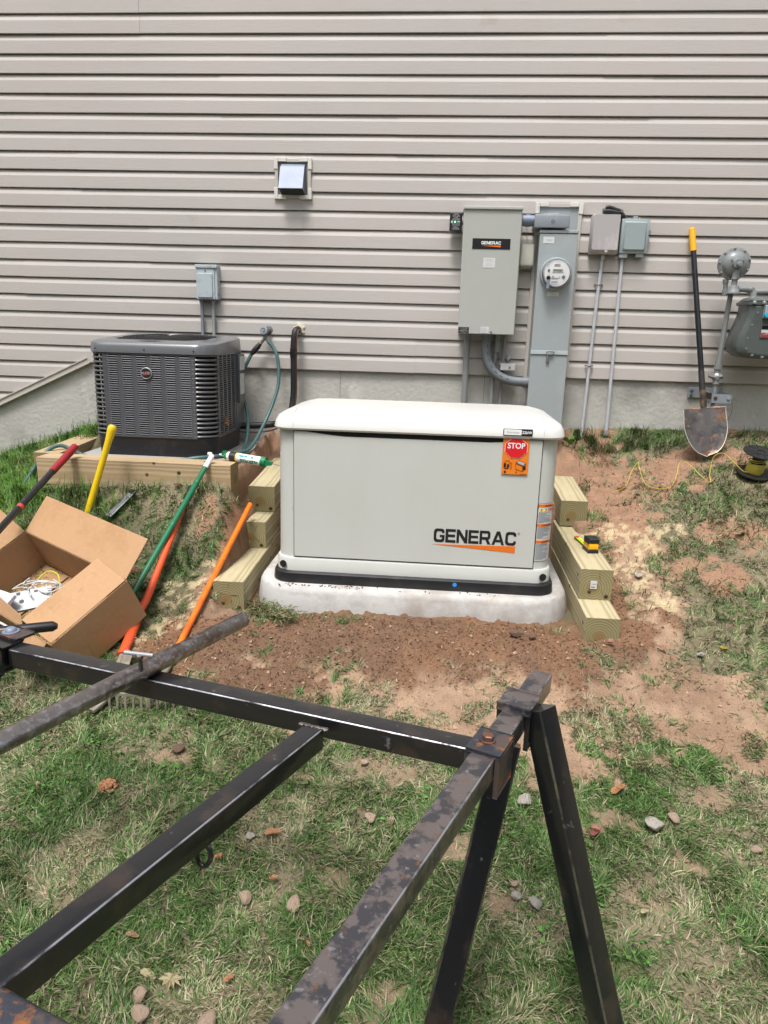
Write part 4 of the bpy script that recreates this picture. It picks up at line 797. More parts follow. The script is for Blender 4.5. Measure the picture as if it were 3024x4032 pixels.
# ------------------------------------------------------------------ gas set
t = thing('gas_regulator', 'round grey gas regulator with bolted rim on a riser pipe', 'gas regulator', (1.56, -.18, 1.2))
c = V(1.550, -.20, 2.125); ax = V(-.02, -1, -.06)
bm = B(); lathe(bm, [(.060, -.05), (.078, -.03), (.082, -.006), (.085, -.004), (.085, .008), (.081, .010), (.066, .014), (.062, .026), (.045, .040), (.026, .046), (.026, .052), (.022, .062), (.0, .064)], c, ax, 48); obj('diaphragm_case', bm, M['gasgrey'], t, smooth=35)
u_, v_ = frame(ax, V(0, 0, 1))
for k in range(9):
    bm = B(); a = 2 * PI * k / 9 + .3; lathe(bm, [(.0062, 0), (.0062, .006), (.003, .008)], c + (u_ * math.cos(a) + v_ * math.sin(a)) * .0785 + ax.normalized() * .009, ax, 6); obj('bolt', bm, M['gasgrey'], t)
bm = B(); lathe(bm, [(.013, .05), (.013, .085), (.009, .09)], c + V(.005, 0, -.005), ax, 12)
for a in (.6, PI - .6, PI / 2): 
    e = c + ax.normalized() * .058; box(bm, e.x - .003, e.x + .003, e.y - .006, e.y + .006, e.z, e.z + .002)
for s_ in (-1, 1): poly_ext(bm, [c + V(s_ * .004, -.058, .004), c + V(s_ * .034, -.050, .020), c + V(s_ * .034, -.050, .016), c + V(s_ * .004, -.058, -.006)], V(0, .004, 0))
obj('vent_cap', bm, M['gasgrey'], t)
bm = B(); lathe(bm, [(.016, 0), (.018, .03), (.019, .045), (.021, .047), (.021, .052), (.015, .054), (.015, .082), (.026, .088), (.032, .115), (.034, .118), (.034, .126), (.014, .128)], (1.555, -.232, 2.093), V(0, 0, -1), 20); obj('neck', bm, M['gasgrey'], t, smooth=35)
bm = B(); lathe(bm, [(.016, 0), (.016, .02), (.012, .022), (.012, .055), (.017, .057), (.017, .085)], (1.522, -.19, 2.045), V(.1, 0, -1), 14); obj('relief_port', bm, M['gasgrey'], t, smooth=35)
bm = B(); tube(bm, [(1.558, -.195, 1.99), (1.556, -.18, 1.80), (1.553, -.17, 1.595)], .0135, 16); tube(bm, [(1.553, -.17, 1.605), (1.553, -.17, 1.585)], .0165, 16); tube(bm, [(1.553, -.17, 1.50), (1.556, -.165, 1.16)], .0115, 16); obj('riser_pipe', bm, M['pvc'], t, smooth=40)
bm = B(); lathe(bm, [(.022, 0), (.022, .022), (.017, .024), (.017, .045), (.024, .055), (.024, .075), (.018, .09), (.019, .105), (.017, .107)], (1.553, -.17, 1.582), V(0, 0, -1), 8); obj('shutoff_valve', bm, M['gasgrey'], t)
bm = B(); tube(bm, [(1.505, -.18, 1.522), (1.535, -.18, 1.515), (1.575, -.18, 1.522), (1.585, -.18, 1.515)], [.008, .012, .015, .012], 8); obj('valve_handle', bm, M['galvdk'], t)
bm = B(); lathe(bm, [(.0165, 0), (.0165, .045), (.019, .047), (.019, .056)], (1.575, -.232, 1.993), V(1, 0, 0), 16)
tube(bm, cat_rom([(1.62, -.232, 1.993), (1.645, -.235, 1.990), (1.658, -.24, 1.975), (1.66, -.245, 1.94)], 5), .0175, 16); lathe(bm, [(.009, 0), (.009, .006)], (1.648, -.25, 1.992), V(0, -1, 0), 12)
lathe(bm, [(.024, 0), (.026, .004), (.026, .022), (.020, .024), (.022, .032), (.028, .036), (.03, .05)], (1.660, -.245, 1.952), V(0, 0, -1), 8); obj('elbow_pipe', bm, M['gasgrey'], t, smooth=35)
bm = B(); tube(bm, [(1.665, -.15, 1.985), (2.3, -.15, 2.0)], .014, 14); obj('service_pipe', bm, M['pvc'], t)

t = thing('gas_meter', 'large dark grey green cast gas meter at the right edge', 'gas meter', (1.80, -.24, 1.64))
WM[t] = Matrix.Translation(V(1.80 - .028, -.24, 1.64 - .015))
def gm(inset, y): 
    P = [(1.600, 1.905), (1.602, 1.86), (1.585, 1.80), (1.566, 1.74), (1.556, 1.68), (1.566, 1.645), (1.60, 1.622), (1.66, 1.612), (1.78, 1.608), (1.92, 1.612), (1.97, 1.64), (1.985, 1.70), (1.96, 1.80), (1.95, 1.86), (1.95, 1.905)]
    cx, cz = 1.77, 1.76
    return [V(cx + (x - cx) * (1 - inset), y, cz + (z - cz) * (1 - inset)) for x, z in P]
bm = B(); loft(bm, [gm(.10, -.10), gm(.02, -.13), gm(0, -.17), gm(.0, -.26), gm(.03, -.285), gm(.14, -.30), gm(.2, -.30)]); obj('body', bm, M['gasdark'], t, smooth=40)
bm = B(); loft(bm, [ringz(rr(1.592, 1.958, -.30, -.10, .03, 3), 1.895), ringz(rr(1.592, 1.958, -.30, -.10, .03, 3), 1.912)]); loft(bm, [ringz(rr(1.60, 1.95, -.295, -.105, .03, 3), 1.917), ringz(rr(1.62, 1.93, -.28, -.12, .03, 3), 1.935)]); obj('top_plate', bm, M['gasdark'], t, smooth=30)
for x, z in ((1.645, 1.855), (1.625, 1.79), (1.612, 1.72), (1.612, 1.665), (1.65, 1.632), (1.705, 1.622), (1.62, 1.905), (1.67, 1.905)):
    bm = B(); lathe(bm, [(.011, 0), (.009, .008), (.006, .010)], (x, -.288 if z < 1.9 else -.302, z), V(0, -1, 0), 10); lathe(bm, [(.006, .008), (.005, .014)], (x, -.288, z), V(0, -1, 0), 6); obj('bolt', bm, M['gasgrey'], t)
bm = B(); box(bm, 1.672, 1.80, -.325, -.29, 1.825, 1.893, .004); ix = obj('index_box', bm, M['telblue'], t)
bm = B(); box(bm, 1.690, 1.795, -.328, -.3245, 1.832, 1.888); fc = obj('dial_plate', bm, M['whiteplastic'], ix)
bm = B()
for x, z in ((1.703, 1.872), (1.703, 1.846), (1.722, 1.859), (1.745, 1.872), (1.745, 1.846)): lathe(bm, [(.008, 0), (.008, .001)], (x, -.328, z), V(0, -1, 0), 14)
obj('dial', bm, M['palink'], fc)
bm = B(); lathe(bm, [(.010, 0), (.010, .014)], (1.676, -.325, 1.842), V(0, -1, 0), 12); obj('blue_cap', bm, M['cyan'], ix)
bm = B(); box(bm, 1.672, 1.80, -.3055, -.300, 1.722, 1.792, .002); pn = obj('badge', bm, M['galvdk'], t)
bm = B(); box(bm, 1.676, 1.80, -.307, -.3055, 1.767, 1.788); obj('badge_band', bm, M['black'], pn)
bm = B(); box(bm, 1.676, 1.80, -.307, -.3055, 1.750, 1.766); obj('badge_stripe', bm, M['label'], pn)
bm = B(); box(bm, 1.676, 1.80, -.307, -.3055, 1.729, 1.748); rd = obj('badge_stripe', bm, mat('badge_red', (.30, .04, .03), .5, spots=[((.55, .5, .45), 40, .6, .05)]), pn)

t = thing('pipe_bracket', 'galvanised bracket with rust spots clamping the gas riser to the foundation', 'bracket', (1.55, -.02, 1.40))
bm = B(); box(bm, 1.462, 1.655, -.012, .002, 1.385, 1.445, .002); obj('back_plate', bm, M['lbgrey'], t)
bm = B(); poly_ext(bm, [V(1.540, -.19, 1.372), V(1.640, -.19, 1.372), V(1.640, -.19, 1.422), V(1.540, -.19, 1.422)], V(0, .004, 0)); poly_ext(bm, [V(1.640, -.19, 1.372), V(1.640, -.012, 1.385), V(1.640, -.012, 1.435), V(1.640, -.19, 1.422)], V(.004, 0, 0)); poly_ext(bm, [V(1.536, -.19, 1.372), V(1.536, -.012, 1.385), V(1.536, -.012, 1.435), V(1.536, -.19, 1.422)], V(.004, 0, 0)); obj('clamp', bm, M['lbgrey'], t)
bm = B(); lathe(bm, [(.011, 0), (.011, .0015)], (1.556, -.1905, 1.398), V(0, -1, 0), 12); box(bm, 1.5355, 1.5362, -.18, -.02, 1.39, 1.425); obj('rust_spot', bm, M['rustp'], t)
bm = B(); lathe(bm, [(.009, 0), (.007, .006)], (1.628, -.1905, 1.398), V(0, -1, 0), 12); obj('bolt', bm, M['silver'], t)
for z in (1.428, 1.402):
    bm = B(); lathe(bm, [(.010, 0), (.010, .003), (.006, .004), (.006, .010)], (1.478, -.012, z), V(0, -1, 0), 8); obj('bolt', bm, M['galvdk'], t)
bm = B(); tube(bm, cat_rom([(1.645, -.19, 1.395), (1.665, -.17, 1.34), (1.672, -.12, 1.28), (1.655, -.08, 1.23), (1.66, -.06, 1.19)], 6), .0012, 5); obj('thin_wire', bm, M['galvdk'], t)
bm = B(); tube(bm, [(1.645, -.19, 1.405), (1.72, -.1, 1.375)], .0012, 5); obj('thin_wire', bm, M['galv'], t)

# ------------------------------------------------------------------ round-point shovel leaning on the wall
top = V(1.352, -.045, 2.325); sock = V(1.486, -.215, 1.36); gy_ = -.262
t = thing('shovel', 'round point shovel with yellow grip leaning on the wall by the gas riser', 'shovel', (1.50, -.30, 1.10))
d = (sock - top)
bm = B(); tube(bm, [top + d * .128, top + d * .80], .0155, 16); obj('shaft', bm, M['blackfg'], t, smooth=40)
bm = B(); tube(bm, [top, top + d * .006, top + d * .06, top + d * .128], [.012, .0172, .0175, .0182], 16); obj('grip', bm, mat('yellow_grip', (.85, .40, .01), .4), t, smooth=40)
bm = B(); tube(bm, [top + d * .80, top + d * .97, top + d * 1.03 + V(0, -.004, 0), top + d * 1.13 + V(0, -.012, 0)], [.0165, .0175, .016, .006], 14); obj('socket', bm, mat('muddy_socket', (.035, .032, .03), .5, .2, spots=[((.16, .10, .06), 16, .56, .06)]), t, smooth=40)
bm = B(); nU, nW = 14, 16; rows = []
zt, zb = 1.345, 1.088
for i in range(nU + 1):
    s_ = i / nU; z = zt + (zb - zt) * s_; hw = .116 * (1 - .0 * s_) * (math.sqrt(max(0, 1 - max(0, (s_ - .30) / .70) ** 1.9)) * (.98 + .05 * min(s_ * 2, 1))); hw = max(hw, .004)
    yc = -.232 - .095 * s_; row = []
    for j in range(nW + 1):
        w_ = (j / nW) * 2 - 1; row.append(V(1.478 + .030 * s_ * .9 + hw * w_ - .0, yc - .030 * abs(w_) ** 1.6 * (1 - s_ * .7) + (.014 * math.exp(-(w_ * 4) ** 2) * -1) * (1 - s_), z + (.012 * w_ if i == 0 else .004 * w_)))
    rows.append(row)
vs = [[bm.verts.new(p) for p in r] for r in rows]
for a, b in zip(vs, vs[1:]):
    for j in range(nW): bm.faces.new((a[j], a[j + 1], b[j + 1], b[j]))
bmesh.ops.solidify(bm, geom=bm.faces[:], thickness=.0025)
bl = obj('blade', bm, M['blade'], t, smooth=40)
bm = B(); rim = [r[0] for r in rows] + [r[-1] for r in rows[::-1]]
tube(bm, rim, .0022, 6); obj('worn_edge', bm, M['bladeedge'], bl)
bm = B(); tube(bm, [rows[0][0], rows[0][4] + V(0, .006, 0), rows[0][7] + V(0, .002, 0)], .004, 6); tube(bm, [rows[0][-1], rows[0][-5] + V(0, .006, 0), rows[0][9] + V(0, .002, 0)], .004, 6); obj('foot_step', bm, M['blade'], bl)

# ------------------------------------------------------------------ wire spool
cx, cy = 1.695, -.50; cz = H(cx, cy) + .010
t = thing('wire_spool', 'black plastic spool half wound with yellow wire on the grass', 'wire spool', (cx, cy, cz))
tilt = V(.06, -.30, 1).normalized(); c0 = V(cx, cy, cz)
def disc_fl(h, r_):
    bm = B(); c = c0 + tilt * h; u, v = frame(tilt, V(0, 1, 0))
    lathe(bm, [(r_, -.003), (r_, .003), (r_ - .006, .003), (r_ - .006, .0)], c, tilt, 40)
    bm2 = B()
    n = 12
    for k in range(n):
        if k in (1, 7): continue
        a0, a1 = 2 * PI * k / n, 2 * PI * (k + 1) / n
        P = [c + (u * math.cos(a) + v * math.sin(a)) * q for q, a in ((.028, a0), (r_ - .004, a0), (r_ - .004, (a0 + a1) / 2), (r_ - .004, a1), (.028, a1))]
        poly_ext(bm2, P, tilt * .0022)
        beam(bm2, c + (u * math.cos(a0) + v * math.sin(a0)) * .02 + tilt * .003, c + (u * math.cos(a0) + v * math.sin(a0)) * (r_ - .004) + tilt * .003, .002, .004, .0006)
    me = bpy.data.meshes.new('x'); bm2.to_mesh(me); bm.from_mesh(me); bm2.free()
    lathe(bm, [(.034, -.002), (.034, .004), (.024, .004), (.024, .001)], c, tilt, 24)
    return bm
bmf = B(); lathe(bmf, [(.088, -.003), (.088, .003), (.03, .004)], c0 + tilt * .005, tilt, 40); obj('lower_flange', bmf, M['spool'], t)
obj('upper_flange', disc_fl(.125, .088), M['spool'], t)
bm = B(); lathe(bm, [(.030, .005), (.030, .125)], c0, tilt, 24); obj('core', bm, M['spool'], t, smooth=40)
bm = B(); pts = []
for k in range(15 * 16):
    a = 2 * PI * k / 16; h = .012 + .048 * ((k / 16) % 5) / 5 + (0 if k < 160 else 0); h = .010 + .0085 * (k / 16) * .45 if k < 13 * 16 else .062 + .013 * (k / 16 - 13)
    r_ = .043 + .002 * math.sin(k * .37) if k < 13 * 16 else .037 + .008 * math.sin(a * .5); pts.append(c0 + tilt * h + V(math.cos(a) * r_, math.sin(a) * r_, .004 * math.sin(a)))
tube(bm, pts, .0034, 6); lathe(bm, [(.040, .008), (.042, .03), (.039, .058)], c0, tilt, 20)
obj('wound_wire', bm, M['wire'], t, smooth=60)
wp = [(1.655, -.53, .03), (1.62, -.53, .05), (1.57, -.50, .10), (1.53, -.47, .125), (1.49, -.46, .10), (1.475, -.48, .03), (1.47, -.52, .005), (1.43, -.50, .04), (1.38, -.44, .08), (1.335, -.41, .085), (1.31, -.45, .03), (1.27, -.50, .012), (1.20, -.50, .008), (1.15, -.43, .02), (1.13, -.36, .07), (1.13, -.33, .085), (1.09, -.36, .05), (1.05, -.42, .01), (.98, -.44, .008)]
bm = B(); tube(bm, cat_rom([(x, y, H(x, y) + z + .010) for x, y, z in wp], 6), .0021, 6); obj('yellow_wire', bm, M['wire'], smooth=60, origin=(1.4, -.5, H(1.4, -.5)), label='loose yellow wire curling from the spool past the shovel tip', cat='wire')

# ------------------------------------------------------------------ condenser
ac = thing('condenser', 'square grey louvred outdoor condenser with round fan grille and badge', 'air conditioner', (-1.54, -.40, 1.03))
x0, x1, y0, y1, r_ = -1.888, -1.208, -.712, -.105, .105
bm = B(); loft(bm, [ringz(rr(x0 + .012, x1 - .012, y0 + .012, y1 - .012, r_ - .02, 6), 1.02), ringz(rr(x0 + .008, x1 - .008, y0 + .008, y1 - .008, r_ - .01, 6), 1.06), ringz(rr(x0 + .002, x1 - .002, y0 + .002, y1 - .002, r_, 6), 1.125)]); obj('base_pan', bm, M['rubber'], ac, smooth=40)
bm = B(); loft(bm, [ringz(rr(x0 + .03, x1 - .03, y0 + .03, y1 - .03, r_ - .02, 6), 1.12), ringz(rr(x0 + .03, x1 - .03, y0 + .03, y1 - .03, r_ - .02, 6), 1.565)]); obj('coil', bm, M['dark'], ac, smooth=40)
zb_, zt_ = 1.122, 1.572
def corner_slats(bm, cx, cy, a0):
    n = 19; 
    for k in range(n):
        z = zb_ + .012 + (zt_ - zb_ - .022) * k / (n - 1); h = .0058
        rings = []
        for j in range(9):
            a = math.radians(a0 + 90 * j / 8); o_, i_ = r_, r_ - .010
            rings.append([V(cx + i_ * math.cos(a), cy + i_ * math.sin(a), z + h * .3), V(cx + o_ * math.cos(a), cy + o_ * math.sin(a), z - h), V(cx + (o_ + .004) * math.cos(a), cy + (o_ + .004) * math.sin(a), z), V(cx + o_ * math.cos(a), cy + o_ * math.sin(a), z + h)])
        loft(bm, rings)
bm = B()
for cx, cy, a0 in ((x1 - r_, y1 - r_, 0), (x0 + r_, y1 - r_, 90), (x0 + r_, y0 + r_, 180), (x1 - r_, y0 + r_, 270)):
    bm = B(); corner_slats(bm, cx, cy, a0); obj('corner_guard', bm, M['acgrey'], ac, smooth=40)
def louvre_panel(p0, ux, nrm, w, cols_):
    """flat panel of vertical ribs with rows of small tilted louvres"""
    bm = B(); T = [p0 + ux * (w * k / cols_) for k in range(cols_ + 1)]; rib = .0125
    def bx(a, b, z0, z1, d0, d1):
        P = [a + nrm * d0, b + nrm * d0, b + nrm * d1, a + nrm * d1]; poly_ext(bm, [V(p.x, p.y, z0) for p in P], V(0, 0, z1 - z0))
    for k, p in enumerate(T):
        r1 = rib if 0 < k < cols_ else rib * 1.3
        bx(p - ux * r1, p + ux * r1, zb_, zt_, -.012, .003)
    bx(T[0] + ux * rib * 1.3, T[-1] - ux * rib * 1.3, zb_, zb_ + .012, -.010, .0025); bx(T[0] + ux * rib * 1.3, T[-1] - ux * rib * 1.3, zt_ - .008, zt_, -.010, .0025)
    n = 37
    for k in range(cols_):
        a = T[k] + ux * (rib + .0); b = T[k + 1] - ux * (rib + .0)
        for j in range(n):
            z = zb_ + .016 + (zt_ - zb_ - .028) * j / (n - 1)
            P0 = [(-.010, z + .001), (.0025, z - .0032), (.0055, z - .001), (.0035, z + .0028)]
            loft(bm, [[V(q.x + nrm.x * d_, q.y + nrm.y * d_, zz) for d_, zz in P0] for q in (a, b)])
    return bm
obj('louvre_panel', louvre_panel(V(x0 + r_, y0, 0), V(1, 0, 0), V(0, -1, 0), x1 - x0 - 2 * r_, 6), M['acgrey'], ac)
obj('louvre_panel', louvre_panel(V(x1, y0 + r_, 0), V(0, 1, 0), V(1, 0, 0), y1 - y0 - 2 * r_ - .09, 4), M['acgrey'], ac)
obj('louvre_panel', louvre_panel(V(x0, y0 + r_, 0), V(0, 1, 0), V(-1, 0, 0), y1 - y0 - 2 * r_, 5), M['acgrey'], ac)
bm = B(); box(bm, x1 - .02, x1 + .006, y1 - r_ - .085, y1 - .02, 1.13, 1.565, .003); box(bm, x1 + .006, x1 + .022, y1 - r_ - .06, y1 - .05, 1.28, 1.56, .003); sp = obj('service_panel', bm, M['acgrey'], ac)
bm = B(); box(bm, x1 + .022, x1 + .0235, y1 - r_ - .05, y1 - .06, 1.47, 1.55); box(bm, x1 + .022, x1 + .0235, y1 - r_ - .05, y1 - .07, 1.33, 1.45); obj('rating_label', bm, M['label'], sp)
xl0, xl1, yl0, yl1 = x0 - .010, x1 + .010, y0 - .010, y1 + .010
bm = B(); cxa, cya = (x0 + x1) / 2, (y0 + y1) / 2; R_ = .285; n = 48
secs = [(0, 1.566, r_ + .008), (0, 1.600, r_ + .008), (.006, 1.614, r_), (.018, 1.622, r_ - .008), (.040, 1.626, r_ - .02)]
rings = [ringz(rr(xl0 + o_, xl1 - o_, yl0 + o_, yl1 - o_, q_, 11), z) for o_, z, q_ in secs]
def circ(R, z):
    out = []
    for p in rings[0]:
        a = math.atan2(p.y - cya, p.x - cxa); out.append(V(cxa + R * math.cos(a), cya + R * math.sin(a), z))
    return out
rings += [circ(R_ + .012, 1.630), circ(R_, 1.626), circ(R_ - .002, 1.590)]
loft(bm, rings, True, False)
SH = lambda bm: [setattr(v.co, 'z', v.co.z + (.065 * (v.co.y - yl0) if v.co.z > 1.605 else 0)) for v in bm.verts]
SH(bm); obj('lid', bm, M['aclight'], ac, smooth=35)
bm = B()
for k in range(16): 
    rr_ = .035 + .0165 * k
    pts = [V(cxa + rr_ * math.cos(a), cya + rr_ * math.sin(a), 1.624 + .012 * (1 - (rr_ / R_) ** 2)) for a in [2 * PI * j / 40 for j in range(41)]]; tube(bm, pts, .0026, 5)
for k in range(10):
    a = 2 * PI * k / 10; tube(bm, [(cxa + R_ * q * math.cos(a), cya + R_ * q * math.sin(a), 1.621 + .012 * (1 - q * q)) for q in (0, .25, .5, .75, 1)], .0022, 5)
SH(bm); obj('fan_grille', bm, M['black'], ac)
bm = B(); lathe(bm, [(.06, .02), (.06, .04), (.03, .045), (.0, .046)], (cxa, cya, 1.58), V(0, 0, 1), 24); lathe(bm, [(R_ - .004, 0), (R_ - .004, .004)], (cxa, cya, 1.572), V(0, 0, 1), 40); obj('fan_well', bm, M['dark'], ac)
bm = B(); c = V(-1.560, y0 - .004, 1.463); lathe(bm, [(.031, 0), (.031, .006), (.028, .008), (.026, .006)], c, V(0, -1, 0), 36); bg_ = obj('badge', bm, M['silver'], ac, smooth=40)
bm = B(); lathe(bm, [(.0265, .002), (.0265, .0068)], c, V(0, -1, 0), 36); obj('badge_face', bm, M['blackink'], bg_)
yb = c.y - .0075
bm = B()
for s_ in (1, -1): poly_ext(bm, [V(c.x - .020 * s_, yb, c.z + s_ * .006), V(c.x + .006 * s_, yb, c.z + s_ * .009), V(c.x + .021 * s_, yb, c.z + s_ * .013), V(c.x + .010 * s_, yb, c.z + s_ * .006)], V(0, .0008, 0))
obj('badge_swoosh', bm, M['red'], bg_)
text('lettering', 'RUUD', .0150, M['silver'], bg_, (c.x, yb - .0006, c.z), xs=1.2, bold=.0006, depth=.0004)
for x in (-1.83, -1.565, -1.30):
    bm = B(); lathe(bm, [(.004, 0), (.003, .003)], (x, yl0 - .0005, 1.585), V(0, -1, 0), 8); obj('lid_screw', bm, M['black'], ac)
t = obj('equipment_pad', bm_of(lambda b: box(b, -1.96, -1.10, -.80, -.02, .95, 1.018, .008)), M['acpad'], origin=(-1.5, -.4, .95), label='grey slab under the condenser inside the timber edging', cat='slab')
def leaf_mesh(m_, pts, c, s, zoff=.0, tilt=(0, 0, 0)):
    bm = B(); R = Matrix.Rotation(tilt[0], 3, 'X') @ Matrix.Rotation(tilt[1], 3, 'Y') @ Matrix.Rotation(tilt[2], 3, 'Z')
    vs = [bm.verts.new(c + R @ V(x * s, y * s, .18 * s * math.sin(3 * x + 1) + .12 * s * math.cos(4 * y))) for x, y in pts]; cc = bm.verts.new(c + R @ V(0, 0, .0))
    for i in range(len(vs)): bm.faces.new((vs[i], vs[(i + 1) % len(vs)], cc))
    bmesh.ops.solidify(bm, geom=bm.faces[:], thickness=.0006); return bm
MAPLE = [(math.cos(a) * q, math.sin(a) * q) for a, q in [(0, 1), (.25, .55), (.5, .75), (.8, .45), (1.1, .95), (1.35, .5), (1.57, .62), (1.9, .95), (2.2, .45), (2.6, .8), (2.9, .4), (3.3, .25), (3.7, .42), (4.1, .75), (4.4, .45), (4.9, .85), (5.3, .5), (5.6, .7), (5.95, .5)]]
OVAL = [(math.cos(a) * 1.0, math.sin(a) * .42 * (1 + .25 * math.cos(a))) for a in [2 * PI * k / 10 for k in range(10)]]
obj('leaf', leaf_mesh(None, MAPLE, V(-1.2, -.52, 1.20), .035, tilt=(1.2, .6, .5)), M['leaftan'], origin=(-1.2, -.52, 1.2), label='withered leaf caught in the right side louvres of the condenser', cat='leaf')

# timber edging around the condenser
def timber(label, p0, p1, w=.14, h=.14, m=WOODA, seed=0, group='treated timbers stacked as edging', z_roll=0.0, name='timber'):
    """p0, p1: centres of the two end faces; local Y along the length"""
    p0, p1 = Vector(p0), Vector(p1); d = (p1 - p0).normalized(); u = d.cross(V(0, 0, 1)).normalized(); v = u.cross(d).normalized()
    R = Matrix((u, d, v)).transposed(); rs = random.Random(seed)
    bm = B(); L = (p1 - p0).length; N_ = max(2, int(L / .08)); rings = []
    for k in range(N_ + 1):
        pr = rr(-w / 2, w / 2, -h / 2, h / 2, .0028, 2); y = L * k / N_; j = .0007
        rings.append([V(a + rs.uniform(-j, j), y, b + rs.uniform(-j, j)) for a, b in pr])
    loft(bm, rings); bm.transform(Matrix.Translation(p0) @ R.to_4x4())
    return obj(name, bm, m, origin=p0 + u * 0 + v * 0, rot=R, label=label, cat='timber', group=group)
gE = 'timbers edging the condenser bed'
timber('long front edging timber below the condenser, upper of two', (-2.065, -.895, .965), (-1.045, -.895, .965), m=WOODB, seed=1, group=gE)
timber('buried front edging timber in the grass, lower of two', (-1.99, -.90, .822), (-1.045, -.90, .822), m=WOODB, seed=2, group=gE)
timber('side edging timber running back to the wall left of the condenser', (-2.085, -.83, .966), (-2.16, -.05, .975), m=WOODB, seed=3, group=gE)
# generator stacks
gL = 'left stack of timbers beside the generator'; gR = 'right stack of timbers beside the generator'
a = timber('front end timber of the left stack, lowest and greenest with sawn top', (-.918, -1.462, .530), (-.955, -.20, .530), seed=4, group=gL)
b_ = timber('middle timber of the left stack with a stapled white tag', (-.944, -.945, .671), (-.960, -.10, .671), seed=5, group=gL)
timber('top timber of the left stack with clear round growth rings', (-.945, -.735, .815), (-.955, -.08, .861), seed=6, group=gL)
timber('lowest timber of the right stack, nearest the camera', (.712, -1.612, .516), (.712, -.10, .516), seed=7, group=gR)
c_ = timber('middle timber of the right stack with a white tag on its end', (.716, -1.398, .657), (.716, -.10, .657), seed=8, group=gR)
timber('top timber of the right stack with dark stained top face', (.728, -.690, .804), (.728, -.06, .850), seed=9, group=gR)
def tag(par, x0, x1, y, z0, z1):
    bm = B(); box(bm, x0, x1, y - .0015, y, z0, z1); tg = obj('stapled_tag', bm, M['label'], par)
    bm = B(); w = x1 - x0; hh = z1 - z0
    box(bm, x0 + .1 * w, x0 + .75 * w, y - .002, y - .0014, z0 + .15 * hh, z0 + .30 * hh); box(bm, x0 + .1 * w, x0 + .9 * w, y - .002, y - .0014, z0 + .55 * hh, z0 + .62 * hh); obj('tag_print', bm, M['greyink'], tg)
tag(b_, -1.000, -.958, -.9465, .615, .642); tag(c_, .691, .719, -1.4, .638, .676)
for nm, pts in (('a', [(-.925, -1.4635, .53), (-.97, -1.4635, .537)]),): pass
# end checks (drying cracks)
def cracks(par, c, y, lst):
    bm = B()
    for a, r0, r1 in lst:
        d = V(math.cos(a), 0, math.sin(a)); s_ = V(-math.sin(a), 0, math.cos(a)); p = V(c[0], y - .0006, c[1])
        k = V(math.cos(a + .3), 0, math.sin(a + .3)) * .006
        poly_ext(bm, [p + d * r0 - s_ * .0004, p + d * (r0 + r1) * .5 + k - s_ * .0009, p + d * r1, p + d * (r0 + r1) * .5 + k + s_ * .0006], V(0, .0012, 0))
    obj('drying_crack', bm, M['rustp'], par)
cracks(a, (-.925, .535), -1.463, [(0, .01, .055), (2.8, .01, .045), (1.4, .03, .06), (4.4, .02, .05)])
cracks(c_, (.735, .655), -1.399, [(1.7, .0, .068), (3.5, .02, .055), (5.0, .02, .05)])
cracks(b_, (-.94, .665), -.946, [(1.2, .02, .07), (3.9, .01, .04), (5.6, .01, .05)])

# ------------------------------------------------------------------ generator and its pad
bm = B()
loft(bm, [ringz(rr(-.835, .632, -1.475, -.56, .24, 10), .38), ringz(rr(-.828, .625, -1.468, -.565, .235, 10), .50), ringz(rr(-.818, .615, -1.458, -.575, .225, 10), .562), ringz(rr(-.810, .607, -1.450, -.583, .217, 10), .578), ringz(rr(-.795, .592, -1.435, -.598, .205, 10), .585)])
obj('concrete_pad', bm, M['padmat'], smooth=40, origin=(-.1, -1.0, .4), label='pale rounded concrete pad under the generator', cat='concrete pad')
gen = thing('generator', 'cream standby generator with black base and orange striped door', 'generator', (-.10, -1.03, .585))
bm = B(); loft(bm, [ringz(rr(-.738, .540, -1.385, -.69, .085, 8), .584), ringz(rr(-.742, .544, -1.389, -.686, .085, 8), .592), ringz(rr(-.738, .540, -1.385, -.69, .085, 8), .630), ringz(rr(-.728, .530, -1.375, -.70, .080, 8), .637)]); ba = obj('base_skirt', bm, M['rubber'], gen, smooth=40)
bm = B(); lathe(bm, [(.0095, 0), (.0095, .0015)], (.098, -1.3862, .617), V(0, -1, 0), 20); obj('blue_sticker', bm, M['bluedot'], ba)
bm = B(); loft(bm, [ringz(rr(-.728, .528, -1.366, -.705, .082, 8), .630), ringz(rr(-.728, .528, -1.366, -.705, .082, 8), .690), ringz(rr(-.724, .524, -1.362, -.709, .080, 8), .698)]); lb = obj('lower_housing', bm, M['cream'], gen, smooth=40)
for x in (-.688, .488):
    bm = B(); lathe(bm, [(.0165, -.003), (.0165, .0008)], (x, -1.366, .667), V(.28 * (1 if x > 0 else -1), -1, 0), 24); obj('lifting_hole', bm, M['blackink'], lb)
bm = B(); loft(bm, [ringz(rr(-.718, .518, -1.352, -.715, .078, 8), .69), ringz(rr(-.716, .516, -1.350, -.717, .078, 8), 1.292)]); obj('housing', bm, M['cream'], gen, smooth=40)
bm = B(); box(bm, -.6405, .4435, -1.3545, -1.34, .7005, 1.289); obj('door_shadow_gap', bm, M['dark'], gen)
bm = B(); P = [V(-.637, -1.362, .7045), V(.440, -1.362, .7045)]; n = 24
for k in range(n + 1):
    s_ = k / n; x = .440 - 1.077 * s_; e = sm(np.array([min(s_, 1 - s_) / .22]))[()]; P.append(V(x, -1.362, 1.2795 - .019 * float(e) + .0))
poly_ext(bm, P, V(0, .012, 0)); bmesh.ops.bevel(bm, geom=[e for e in bm.edges if e.is_manifold and all(abs(v.co.y + 1.362) < 1e-4 for v in e.verts)], offset=.0025, segments=2, affect='EDGES')
door = obj('door', bm, M['cream'], gen, smooth=40)
